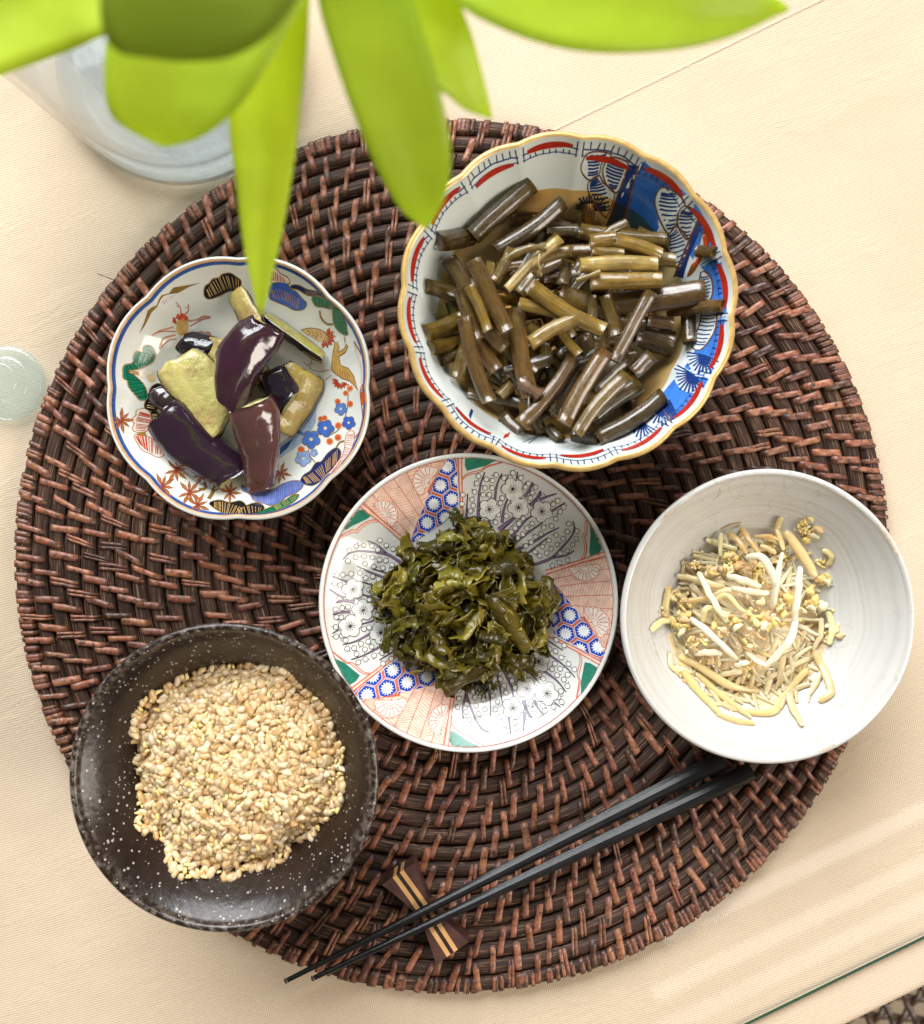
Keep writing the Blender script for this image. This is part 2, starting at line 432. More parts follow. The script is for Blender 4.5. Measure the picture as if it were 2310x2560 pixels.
# ---------------------------------------------------------------- dishes: lathe with scallops, painted enamel laid on the glaze
def smoothstep(a, b, x):
    t = max(0.0, min(1.0, (x - a) / (b - a))); return t*t*(3-2*t)
class Dish:
    """px, py, rpx: rim circle in the photo; h: rim height above the mat; prof: (radius fraction, height fraction)"""
    def __init__(s, px, py, rpx, h, prof, t=0.0022, lobes=0, phase=0.0, amp=0.0, sharp=0.6, foot=0.46):
        s.h = h; s.zr = MT + h; c = P(px, py, s.zr); s.cx, s.cy = c.x, c.y; s.R = rpx * S(s.zr); s.t = t
        s.lobes, s.phase, s.amp, s.sharp, s.foot = lobes, math.radians(phase), amp, sharp, foot
        ri = s.R - t; zt = s.zr - 0.3*t
        pts = [(r * ri, MT + z * (zt - MT)) for r, z in prof]
        full = [(-pts[1][0], pts[1][1])] + pts
        d = spl(full, 24); d = [q for q in d if q[0] >= -1e-9]
        s.pr = np.array([q[0] for q in d]); s.pz = np.array([q[1] for q in d])
        s.pr = np.maximum.accumulate(s.pr + np.arange(len(s.pr))*1e-9)
        DISCS.append((s.cx, s.cy, s.R * 0.97))
        s.org = (s.cx, s.cy, MT)
    def k(s, r, th):
        if not s.lobes: return 1.0
        f = abs(math.sin(0.5 * s.lobes * (th - s.phase)))
        f = (f*f + 0.012) ** (0.5 * s.sharp)
        return 1 - s.amp * (1 - min(1, f)) * smoothstep(0.45, 1.0, r / s.R)
    def zi(s, x, y):
        dx, dy = x - s.cx, y - s.cy; r = math.hypot(dx, dy)
        r2 = r / s.k(r, math.atan2(dy, dx))
        return float(np.interp(r2, s.pr, s.pz))
    def hit(s, px, py):
        z = MT + s.h * 0.5
        for _ in range(40):
            q = P(px, py, z); z2 = s.zi(q.x, q.y); z = z + 0.6 * (z2 - z)
        return q.x, q.y
    def on(s, x, y, eps=0.0): return (x, y, s.zi(x, y) + eps)
    def shell(s, root, name, mat, nseg=288, wob=0.0):
        ri = s.R - s.t; zt = s.zr - 0.3*s.t
        rs = list(np.linspace(0.02*ri, 0.55*ri, 10)) + list(np.linspace(0.58*ri, ri, 22))
        pts = [(r, float(np.interp(r, s.pr, s.pz))) for r in rs]
        rt = s.t / 2
        pts += [(ri + rt - rt*math.cos(a), zt + rt*1.0*math.sin(a)) for a in np.linspace(0.4, math.pi-0.1, 7)]
        fr = s.foot * s.R
        for r in np.linspace(ri*0.985, fr + 0.0005, 14):
            z0 = float(np.interp(r, s.pr, s.pz)); z1 = float(np.interp(r - 0.0008, s.pr, s.pz)); sl = (z0 - z1) / 0.0008
            pts.append((r + 0.6*s.t*min(1, sl), max(MT + 0.0016, z0 - s.t * min(2.4, math.sqrt(1 + sl*sl)))))
        pts += [(fr, MT + 0.0002), (fr - 0.0022, MT + 0.0002), (fr - 0.0026, MT + 0.0014), (0.001, MT + 0.0014)]
        vs = []
        for (r, z) in pts:
            for a in range(nseg):
                th = 2*math.pi*a/nseg; k = s.k(r, th)
                if wob: k *= 1 + wob * n3(2*math.cos(th), 2*math.sin(th), 3.3) * r / s.R
                vs.append((s.cx + r*k*math.cos(th), s.cy + r*k*math.sin(th), z))
        n = len(pts); fs = [tuple(reversed(q)) for q in grid_faces(n, nseg, close_v=True)]
        vs.append((s.cx, s.cy, float(s.pz[0]))); c0 = len(vs) - 1
        fs += [(c0, a, (a+1) % nseg) for a in range(nseg)]
        fs.append(tuple(reversed([(n-1)*nseg + a for a in range(nseg)])))
        return mk(name, vs, fs, mat, root, s.org)
    def rim_band(s, root, name, mat, a0=0.35, a1=2.9, eps=0.00012, nseg=288):
        ri = s.R - s.t; zt = s.zr - 0.3*s.t; rt = s.t/2 + eps; vs = []
        aa = np.linspace(a0, a1, 7)
        for al in aa:
            r = ri + s.t/2 - rt*math.cos(al); z = zt + rt*math.sin(al)
            for a in range(nseg):
                th = 2*math.pi*a/nseg; k = s.k(r, th)
                vs.append((s.cx + r*k*math.cos(th), s.cy + r*k*math.sin(th), z))
        return mk(name, vs, [tuple(reversed(q)) for q in grid_faces(len(aa), nseg, close_v=True)], mat, root, s.org)
class Paint:
    """enamel painted on a dish: filled shapes and brush strokes as thin geometry lying on the glaze"""
    def __init__(s, dish, cr=None): s.d = dish; s.cr = cr or (lambda x, y: (x, y)); s.bag = Bag(); s.rot = [0.0]; s.wob = random.Random(5)
    def xy(s, pts): return [s.d.hit(*s.cr(*p)) for p in pts]
    def _emit(s, tris, col, layer):
        col = lin(col) if isinstance(col, str) else col
        mx = 0.0024; out = []
        st = list(tris)
        while st:
            a, b, c = st.pop()
            e = [math.dist(a, b), math.dist(b, c), math.dist(c, a)]; m = max(e)
            if m < mx or len(out) > 40000: out.append((a, b, c)); continue
            i = e.index(m); v = [a, b, c]; p, q, r = v[i], v[(i+1) % 3], v[(i+2) % 3]
            h = ((p[0]+q[0])/2, (p[1]+q[1])/2)
            st += [(p, h, r), (h, q, r)]
        for ro in s.rot:
            ca, sa = math.cos(ro), math.sin(ro); vs = []; fs = []
            for t in out:
                area = (t[1][0]-t[0][0])*(t[2][1]-t[0][1]) - (t[2][0]-t[0][0])*(t[1][1]-t[0][1])
                o = len(vs)
                for (x, y) in (t if area > 0 else (t[0], t[2], t[1])):
                    dx, dy = x - s.d.cx, y - s.d.cy
                    vs.append(s.d.on(s.d.cx + dx*ca - dy*sa, s.d.cy + dx*sa + dy*ca, 0.00006 + 0.00004*layer))
                fs.append((o, o+1, o+2))
            s.bag.add(vs, fs, col)
    def fill(s, pts, col, layer=0, smooth=0):
        if smooth: pts = spl(pts, smooth, True)
        q = s.xy(pts); tr = tessellate_polygon([[Vector((x, y, 0)) for x, y in q]])
        s._emit([tuple(q[i] for i in t) for t in tr], col, layer)
    def line(s, pts, w, col, layer=1, smooth=0, closed=False, taper=False):
        """w in crop pixels"""
        if smooth: pts = spl(pts, smooth, closed)
        if closed: pts = list(pts) + [pts[0]]
        q = s.xy(pts); x0 = s.cr(0, 0); x1 = s.cr(1, 0); wm = w * (x1[0] - x0[0]) * S(s.d.zr) * 0.5
        s._stroke(q, wm, col, layer, taper)
    def _stroke(s, q, wm, col, layer, taper=False):
        n = len(q); L = []; R_ = []
        for i in range(n):
            a = q[max(i-1, 0)]; b = q[min(i+1, n-1)]; dx, dy = b[0]-a[0], b[1]-a[1]; l = math.hypot(dx, dy) or 1
            k = wm * (1 if not taper else (1 - 0.85*i/(n-1)))
            L.append((q[i][0] - dy/l*k, q[i][1] + dx/l*k)); R_.append((q[i][0] + dy/l*k, q[i][1] - dx/l*k))
        tr = []
        for i in range(n-1): tr += [(L[i], R_[i], R_[i+1]), (L[i], R_[i+1], L[i+1])]
        s._emit(tr, col, layer)
    def circ(s, x, y, r, col, layer=1, sx=1.0, n=14, rot=0.0):
        s.fill([(x + r*math.cos(a)*math.cos(rot)*sx - r*math.sin(a)*math.sin(rot), y + r*math.cos(a)*math.sin(rot)*sx + r*math.sin(a)*math.cos(rot)) for a in np.linspace(0, 2*math.pi, n, endpoint=False)], col, layer)
    def ring(s, x, y, r, w, col, layer=1, n=14):
        s.line([(x + r*math.cos(a), y + r*math.sin(a)) for a in np.linspace(0, 2*math.pi, n, endpoint=False)], w, col, layer, closed=True)
    def rimline(s, frac, w, col, layer=1, a0=0, a1=360, jit=0.0, n=None, fade=None):
        """stroke that follows the rim at a fraction of its radius; w in metres"""
        n = n or max(8, int(abs(a1-a0)/1.5)); q = []
        for a in np.linspace(math.radians(a0), math.radians(a1), n):
            r = s.d.R * frac * s.d.k(s.d.R, a) * (1 + jit * s.wob.uniform(-1, 1)); q.append((s.d.cx + r*math.cos(a), s.d.cy + r*math.sin(a)))
        s._stroke(q, w/2, col, layer)
    def flush(s, root, name, mat):
        if s.bag.v: mk(name, s.bag.v, s.bag.f, mat, root, s.d.org, False, s.bag.c)
        s.bag = Bag()
def porcelain(name, c1, c2, rough=0.08):
    t = NT(name); p = t.pos()
    base = t.ramp(t.noise(p, 30, 3), [(0.3, c1), (0.7, c2)])
    spots = t.ramp(t.noise(p, 900, 1), [(0.78, 0.0), (0.82, 0.35)])
    base = t.mix(spots, base, (0.25, 0.22, 0.18))
    nb = t.bump(t.noise(p, 60, 2), 0.12, 0.001)
    return t.done(t.bsdf(base, rough, nb, coat=0.15, coat_rough=0.03))
def enamel(name, rough=0.16):
    t = NT(name); p = t.pos()
    a = t.n("ShaderNodeAttribute", attribute_name="Col").outputs["Color"]
    k = t.ramp(t.noise(p, 350, 3), [(0.25, (0.72, 0.72, 0.74)), (0.6, (1.0, 1.0, 1.0))])
    return t.done(t.bsdf(t.mix(1.0, a, k, 'MULTIPLY'), rough, None, coat=0.1, coat_rough=0.05, spec=0.4))
M_porc = porcelain("white_porcelain", (0.67, 0.68, 0.65), (0.73, 0.735, 0.70))
M_porc2 = porcelain("bluish_porcelain", (0.62, 0.67, 0.65), (0.69, 0.73, 0.70))
M_enamel = enamel("painted_enamel")
M_gold = simple("worn_gilding", (0.52, 0.33, 0.11), (0.70, 0.47, 0.18), 300, 0.32, metal=0.35)
M_tan = simple("tan_rim_line", (0.47, 0.27, 0.12), (0.62, 0.40, 0.22), 260, 0.3)

# ---- scalloped plate (simmered eggplant)
d_egg = Dish(595.6, 969.9, 338, 0.0240, [(0, .16), (.30, .17), (.48, .22), (.66, .36), (.82, .58), (.93, .81), (1, 1)], 0.0020, 8, 0, 0.040, 0.75)
# ---- deep scalloped bowl (simmered butterbur)
d_fuki = Dish(1420, 753, 427, 0.0550, [(0, .10), (.32, .11), (.50, .18), (.65, .33), (.785, .56), (.91, .82), (1, 1)], 0.0024, 16, 17.5, 0.026, 0.8)
# ---- flat painted plate (greens)
d_green = Dish(1171.2, 1507.2, 375, 0.0190, [(0, .22), (.42, .23), (.62, .32), (.80, .56), (.92, .81), (1, 1)], 0.0018)
# ---- white crackle bowl
d_white = Dish(1919.4, 1541.7, 369.5, 0.0360, [(0, .14), (.30, .16), (.52, .26), (.72, .48), (.88, .76), (1, 1)], 0.0026)
# ---- rice bowl
d_rice = Dish(559.3, 1945.0, 388, 0.0540, [(0, .10), (.26, .12), (.44, .23), (.62, .47), (.77, .725), (.88, .88), (.94, .945), (1, 1)], 0.0030, foot=0.42)
placemat()
# ---------------------------------------------------------------- painting of the flat plate: plum blossom and brocade panels
r_green = empty("painted_plate", d_green.org)
d_green.shell(r_green, "body", M_porc)
def paint_green():
    A = crop(790, 1120, 4.789); B = crop(1150, 1120, 4.55)
    RED = 'd4674a'; LRED = 'd9755a'; BLU = '1f49b8'; BLK = '2a2326'; PUR = '8b7396'; GRN = '2a7d66'; PINK = 'f3d3c0'
    rots = [0.0, math.radians(-118.0), math.radians(-236.5)]
    p = Paint(d_green, A); p.rot = rots; rnd = random.Random(3)
    # brocade panel
    p.fill([(1695,105),(1530,130),(1300,200),(1080,285),(850,410),(670,550),(560,665),(830,900),(1110,1150),(1170,1020),(1290,710),(1365,570),(1500,270),(1600,180),(1690,170)], PINK, 0)
    p.fill([(1700,105),(1745,105),(1765,800),(1735,800)], 'f3cdb9', 0)
    p.fill([(520,700),(560,668),(1130,1140),(1090,1172)], 'f3cdb9', 0)
    for l in ([(520,702),(830,940),(1080,1172)], [(560,665),(840,905),(1125,1142)], [(1703,110),(1712,420),(1732,720)], [(1747,110),(1748,420),(1762,800)]): p.line(l, 12, RED, 2)
    # herringbone spines and hatching
    sp = [[(1530,135),(1545,235)], [(1370,165),(1400,260),(1480,330)], [(1225,215),(1330,390),(1430,520)], [(1080,290),(1190,490),(1290,700)], [(935,375),(1090,600),(1235,815)],
          [(800,475),(970,690),(1165,935)], [(672,555),(840,740),(1000,905),(1120,1040)], [(570,650),(760,830),(960,1000),(1110,1140)]]
    def at(s, t):
        q = spl(s, 8); k = t*(len(q)-1); i = min(int(k), len(q)-2); f = k-i
        return (q[i][0]*(1-f)+q[i+1][0]*f, q[i][1]*(1-f)+q[i+1][1]*f)
    for s in sp: p.line(s, 7, RED, 2, 6)
    for i in range(len(sp)-1):
        n = 18 if i > 2 else 9; sg = 1 if i % 2 else -1
        for k in range(n):
            t = (k+0.4)/n; t2 = t + sg*0.12
            if 0 <= t2 <= 1: p.line([at(sp[i], t), at(sp[i+1], t2)], 4.4, 'd9805f', 1)
    # chrysanthemums
    def mum(cx, cy, r0, r1, a0, a1, n):
        pts = [(cx, cy)] + [(cx + r1*1.02*math.cos(a), cy - r1*1.02*math.sin(a)) for a in np.radians(np.linspace(a0, a1, 24))]
        p.fill(pts, 'f4e9dd', 3)
        for k in range(n):
            a = math.radians(a0 + (a1-a0)*(k+0.5)/n); w = r1*0.5*math.radians((a1-a0)/n)*1.75
            f = lambda r, o: (cx + r*math.cos(a) - o*math.sin(a), cy - r*math.sin(a) - o*math.cos(a))
            p.line([f(r0, -w*0.35), f(r1*0.8, -w*0.98), f(r1*0.97, -w*0.55), f(r1*1.03, 0), f(r1*0.97, w*0.55), f(r1*0.8, w*0.98), f(r0, w*0.35)], 5, RED, 4, 3)
            p.line([f(r0*0.65, 0), f(r0*0.9, 0)], 7, RED, 4)
    mum(805, 800, 68, 172, -52, 128, 9)
    mum(1345, 405, 68, 185, 52, 238, 9)
    # hexagon band
    p.fill([(1690,110),(1690,720),(1600,720),(1480,930),(1330,980),(1180,1090),(1115,1150),(1200,910),(1290,715),(1370,560),(1330,520),(1390,420),(1470,300),(1560,200),(1610,120)], 'cf6e52', 3)
    band = [(1600,115),(1692,110),(1700,720),(1480,930),(1118,1150),(1290,700),(1470,290)]
    def clip(sub_):
        out = sub_
        for i in range(len(band)):
            (ax, ay), (bx, by) = band[i], band[(i+1) % len(band)]
            ins = lambda q: (bx-ax)*(q[1]-ay) - (by-ay)*(q[0]-ax) >= 0
            inp, out = out, []
            for j in range(len(inp)):
                c_, n_ = inp[j], inp[(j+1) % len(inp)]
                if ins(c_): out.append(c_)
                if ins(c_) != ins(n_):
                    d1 = (bx-ax)*(c_[1]-ay) - (by-ay)*(c_[0]-ax); d2 = (bx-ax)*(n_[1]-ay) - (by-ay)*(n_[0]-ax); f = d1/(d1-d2)
                    out.append((c_[0]+(n_[0]-c_[0])*f, c_[1]+(n_[1]-c_[1])*f))
            if len(out) < 3: return []
        return out
    def cfill(pts, col, lay):
        q = clip(pts)
        if len(q) >= 3: p.fill(q, col, lay)
    def hexa(cx, cy, r, rot=0.35, sq=1.0):
        hx = lambda rr: [(cx + rr*math.cos(rot + k*math.pi/3), cy + sq*rr*math.sin(rot + k*math.pi/3)) for k in range(6)]
        if not clip(hx(r)): return
        cfill(hx(r*0.95), 'dcd3e6', 4); cfill(hx(r*0.87), BLU, 5)
        st = []
        for k in range(28):
            a = 2*math.pi*k/28; rr = r*(0.66 if k % 2 == 0 else 0.42); st.append((cx + rr*math.cos(a), cy + sq*rr*math.sin(a)))
        cfill(st, 'f2f4f6', 6)
    for i in range(-5, 6):
        for j in range(-5, 6): hexa(1490 + 138*i - 80*j, 448 + 164*i + 224*j, 126)
    # green corner with double line, next to the brocade
    p.fill([(470,745),(590,738),(655,815),(610,850),(430,935),(300,1022),(345,900),(410,800)], GRN, 1)
    p.line([(745,862),(650,868),(545,925),(480,982),(420,985),(262,1085)], 13, LRED, 2, 5)
    p.line([(745,885),(650,892),(560,945),(490,1010),(430,1010),(300,1080)], 7, LRED, 2, 5)
    p.fill([(745,862),(650,868),(545,925),(480,982),(420,985),(262,1085),(300,1080),(430,1010),(490,1010),(560,945),(650,892),(745,885)], 'f6d8c6', 1)
    p.flush(r_green, "brocade_panel", M_enamel)
    # plum panel
    p.cr = B
    p.fill([(60,120),(100,97),(300,103),(442,127),(300,200),(80,260),(55,200)], GRN, 1)
    for o in (0, 22): p.line([(20,372-o),(90,312-o),(240,272-o),(300,222-o*0.7),(480,168-o*0.2)], 9, LRED, 2, 5)
    br = [([(205,775),(215,560),(240,400),(285,275)],26),([(392,640),(420,430),(480,290)],26),([(478,850),(500,700),(545,570)],32),([(70,815),(80,650),(90,520)],20),
          ([(735,560),(800,460),(830,390)],30),([(645,355),(655,270)],16),([(800,660),(900,550),(920,488)],40),([(905,590),(1000,552),(1100,520)],30),([(1040,722),(1120,672),(1200,622)],22),
          ([(440,935),(600,810),(690,760)],60),([(590,1015),(720,850),(820,770)],36),([(610,1090),(780,960),(940,850)],34),([(650,1160),(860,1055),(980,980),(1130,905)],32),([(740,1220),(880,1110),(1000,1020)],24),
          ([(860,1322),(1040,1250),(1180,1110),(1270,1000),(1300,905),(1285,830)],32),([(1040,1250),(1200,1222),(1300,1165)],24),([(330,820),(345,900)],30)]
    for pts, w in br:
        q = spl(pts, 5); p.line(q, w, PUR, 2, taper=True)
        for sg in (-1, 1):
            out = []
            for i, (x, y) in enumerate(q):
                a = q[max(i-1,0)]; b = q[min(i+1,len(q)-1)]; dx, dy = b[0]-a[0], b[1]-a[1]; l = math.hypot(dx, dy)
                k = sg*w*0.5*(1-0.85*i/(len(q)-1)); out.append((x - dy/l*k, y + dx/l*k))
            p.line(out, 5.5, BLK, 3)
        p.line(q[-3:], 9, BLK, 3)
    for pts in ([(905,500),(930,545),(950,505),(975,555),(1000,540)], [(780,640),(860,590),(905,500)], [(480,930),(560,850),(610,790)], [(540,940),(640,830),(700,800)]): p.line(pts, 6, BLK, 4)
    be = [(210,322),(300,357),(190,402),(285,455),(167,500),(265,531),(32,533),(137,587),(22,636),(150,655),(120,716),(412,307),(500,342),(370,370),(365,455),(335,531),(570,340),(693,340),(780,405),(745,446),(860,447),(825,510),(800,570),(462,626),(480,570),(525,775),(435,757),(405,845),(285,855),(1110,602),(1060,641),(1178,672),(1140,727),(1090,806),(820,860),(760,912),(952,905),(1040,887),(627,912),(582,956),(715,981),(655,1022),(857,1010),(920,976),(1095,990),(1010,1050),(612,1085),(750,1115),(810,1072),(935,1122),(1036,1146),(1106,1097),(1172,1032),(1220,952),(1332,946),(1322,1030),(1280,1100),(1220,1166),(1142,1196),(852,1182),(906,1226),(986,1196),(1222,1277),(1130,1302),(1050,1337),(1237,862),(600,285),(720,800),(670,860)]
    for i, (x, y) in enumerate(be):
        p.circ(x, y, 31, BLK, 4, n=12); p.circ(x, y, 24.5, 'f0efe8', 5, n=12)
        a = rnd.uniform(0, 6.28); p.line([(x + 28*math.cos(a), y + 28*math.sin(a)), (x + 52*math.cos(a), y + 52*math.sin(a))], 5, BLK, 3)
    for (x, y, r, ro) in ((600,468,132,0.3),(335,697,126,-0.25),(665,677,126,0.2),(930,722,126,0.1)):
        for k in range(5):
            a = ro - math.pi/2 + k*2*math.pi/5 + math.pi/5; cx, cy = x + 0.56*r*math.cos(a), y + 0.56*r*math.sin(a)
            p.circ(cx, cy, r*0.46, BLK, 6, n=16); p.circ(cx, cy, r*0.415, 'efeee8', 7, n=16)
        p.circ(x, y, r*0.38, 'efeee8', 7)
        for k in range(11):
            a = k*2*math.pi/11 + ro; p.line([(x, y), (x + r*0.44*math.cos(a), y + r*0.44*math.sin(a))], 6, BLK, 8)
        p.circ(x, y, r*0.07, BLK, 8, n=8)
    p.flush(r_green, "plum_blossom_panel", M_enamel)
    p.rot = [0.0]
    p.rimline(0.972, 0.0011, 'b8503c', 2, jit=0.0012, n=500)
    p.flush(r_green, "red_rim_line", M_enamel)
paint_green()
tag(r_green, "round white plate painted with plum blossom, red and blue brocade panels", "plate")

# ---------------------------------------------------------------- deep bowl painting
r_fuki = empty("scalloped_bowl", d_fuki.org)
d_fuki.shell(r_fuki, "body", M_porc2, 384)
d_fuki.rim_band(r_fuki, "gilded_rim", M_gold, 0.75, 2.9, nseg=384)
def paint_fuki():
    K = crop(980, 310, 2.0222); p = Paint(d_fuki, K); rnd = random.Random(9)
    NAV = '1d3a78'; BL = '2f66b8'; BL2 = '3f7bd0'; BRN = '6d4a44'; RED = 'ae2a1c'; WH = 'dfe6e2'
    # blue grounds
    p.fill([(1245,205),(1330,235),(1440,318),(1350,322),(1325,375),(1330,440),(1350,520),(1400,620),(1300,560),(1190,480)], BL, 0, 4)
    p.fill([(1590,560),(1630,640),(1650,700),(1672,800),(1692,930),(1680,1010),(1655,1150),(1600,1290),(1520,1400),(1425,1490),(1385,1385),(1470,1240),(1590,1150),(1635,1010),(1618,830),(1575,740),(1550,690)], BL2, 0, 4)
    p.fill([(1197,207),(1247,210),(1180,470),(1150,540),(1080,540),(1130,390)], NAV, 1)
    p.fill([(1545,490),(1572,500),(1500,680),(1470,780),(1430,770),(1480,640)], NAV, 2)
    p.fill([(1355,1412),(1405,1392),(1448,1478),(1412,1502)], NAV, 1)
    for l in ([(1197,207),(1130,390),(1075,545)], [(1247,210),(1185,450),(1150,545)], [(1545,488),(1480,640),(1425,775)], [(1350,1415),(1412,1505)]): p.line(l, 9, BRN, 3)
    p.fill([(1250,212),(1440,312),(1560,440),(1650,640),(1690,850),(1682,1000),(1640,1190),(1540,1370),(1425,1488),(1355,1390),(1490,1210),(1590,1010),(1570,790),(1480,620),(1390,500),(1300,520),(1180,500)], BL2, -1, 4)
    # hatched pine fans
    def fan(outline, l0, l1, n, hw=7):
        p.fill(outline, WH, 2, 4); p.line(outline, 6, BRN, 4, 4, closed=True)
        for k in range(n):
            t = k/(n-1); a = at2(l0, t); b = at2(l1, t); p.line([a, ((a[0]+b[0])/2, (a[1]+b[1])/2 + 4), b], hw, NAV, 3)
    def at2(s, t):
        q = spl(s, 8); k = t*(len(q)-1); i = min(int(k), len(q)-2); f = k-i
        return (q[i][0]*(1-f)+q[i+1][0]*f, q[i][1]*(1-f)+q[i+1][1]*f)
    fan([(965,190),(985,155),(1040,140),(1110,158),(1060,200),(1045,260),(1000,285),(965,255),(955,222)], [(985,170),(990,210),(990,260)], [(1085,155),(1050,205),(1042,250)], 7)
    fan([(1110,170),(1160,180),(1195,210),(1150,330),(1120,345),(1080,300),(1065,240),(1080,195)], [(1095,185),(1080,240),(1100,320)], [(1180,215),(1160,270),(1135,325)], 9)
    fan([(1000,290),(1045,262),(1070,300),(1125,352),(1090,460),(1075,470),(1020,400),(990,330)], [(1005,290),(1000,340),(1050,440)], [(1040,275),(1080,330),(1105,430)], 11)
    fan([(1345,340),(1375,322),(1430,345),(1480,400),(1450,440),(1440,500),(1400,555),(1370,520),(1340,450),(1328,390)], [(1360,350),(1350,420),(1390,530)], [(1435,355),(1440,430),(1430,520)], 10)
    fan([(1450,440),(1480,415),(1530,440),(1545,480),(1510,560),(1490,585),(1455,540),(1440,490)], [(1460,440),(1450,490),(1475,560)], [(1520,450),(1520,490),(1505,560)], 8)
    fan([(1400,560),(1440,520),(1500,590),(1490,650),(1450,740),(1420,690),(1385,620)], [(1400,570),(1400,620),(1440,720)], [(1440,535),(1480,600),(1475,690)], 10)
    fan([(1560,757),(1600,760),(1620,815),(1612,880),(1575,920),(1545,900)], [(1555,775),(1560,840),(1560,900)], [(1600,770),(1612,830),(1590,900)], 9)
    fan([(1610,890),(1635,940),(1640,1010),(1615,1075),(1560,1140),(1515,1120),(1555,1010),(1570,930)], [(1575,920),(1560,1000),(1525,1110)], [(1615,905),(1632,1000),(1580,1115)], 13)
    # pine needle sprays
    def spray(cx, cy, a0, a1, r, n=13):
        for k in range(n):
            a = math.radians(a0 + (a1-a0)*k/(n-1)); rr = r*rnd.uniform(0.85, 1.1)
            p.line([(cx, cy), (cx + rr*math.cos(a), cy - rr*math.sin(a))], 8, NAV, 3)
    def needles(cx, cy, a0, a1, r):
        p.fill([(cx, cy)] + [(cx + r*math.cos(a), cy - r*math.sin(a)) for a in np.radians(np.linspace(a0, a1, 16))], 'cfdbe2', 1); spray(cx, cy, a0, a1, r)
    needles(1580,1170,170,330,95); needles(1520,1265,150,310,95); needles(1360,1440,130,320,80); needles(1265,1510,130,330,80)
    spray(1010,440,10,170,85,15)
    # brown trunk
    p.fill([(1575,528),(1605,545),(1608,590),(1560,690),(1525,750),(1490,770),(1535,660),(1560,600)], '7a4a20', 3, 4)
    p.fill([(1572,560),(1588,590),(1560,660),(1520,715),(1520,690),(1550,630)], 'd8d2c6', 4, 4)
    p.line([(1578,565),(1580,620),(1545,690),(1520,715)], 14, 'c2431f', 5, 5)
    # lower-left details
    p.fill([(400,1438),(412,1450),(396,1495),(388,1470)], NAV, 1); p.fill([(600,1555),(590,1580),(560,1592),(570,1570)], 'b5301c', 1)
    p.line([(750,1570),(690,1615)], 5, '4a6a8a', 1); p.line([(740,1575),(660,1610)], 4, '4a6a8a', 1)
    p.flush(r_fuki, "blue_pine_painting", M_enamel)
    # rim ornament: ladder of blue ticks and red strokes, one per scallop
    for k in range(16):
        c = 6.25 + 22.5*k
        lo = (c - 8.4, c + 8.4)
        inner = k in (3, 5, 10, 12)
        fr0, fr1 = (0.905, 0.90) if inner else (0.940, 0.934)
        nn = 16; q = []; q2 = []
        for i in range(nn):
            t = i/(nn-1); a = math.radians(lo[0] + (lo[1]-lo[0])*t); fr = (fr0 + (fr1-fr0)*t)
            r = d_fuki.R*fr*d_fuki.k(d_fuki.R, a); q.append((d_fuki.cx + r*math.cos(a), d_fuki.cy + r*math.sin(a)))
        nq = len(q); L = []
        for i in range(nq-1):
            w = 0.00072*(math.sin(math.pi*(i+0.6)/nq))**0.35
            p._stroke([q[i], q[i+1]], w, RED, 8)
        for i in range(9):
            a = math.radians(c - 10 + 20*i/8.0); k1 = d_fuki.R*d_fuki.k(d_fuki.R, a); r0, r1 = ((0.930, 0.958) if inner else (0.908, 0.924)) if abs(i-4) < 4 else (0.905, 0.96)
            da = math.radians(rnd.uniform(-0.5, 0.5))
            p._stroke([(d_fuki.cx + k1*r0*math.cos(a), d_fuki.cy + k1*r0*math.sin(a)), (d_fuki.cx + k1*r1*math.cos(a+da), d_fuki.cy + k1*r1*math.sin(a+da))], 0.00023, '1c2f52', 3)
    p.rimline(0.932, 0.00034, '20407e', 2, jit=0.003, n=160)
    p.rimline(0.912, 0.00026, '33558f', 2, jit=0.0025, n=160)
    p.flush(r_fuki, "rim_ornament", M_enamel)
paint_fuki()
tag(r_fuki, "deep scalloped porcelain bowl with gilded rim and blue pine painting", "bowl")

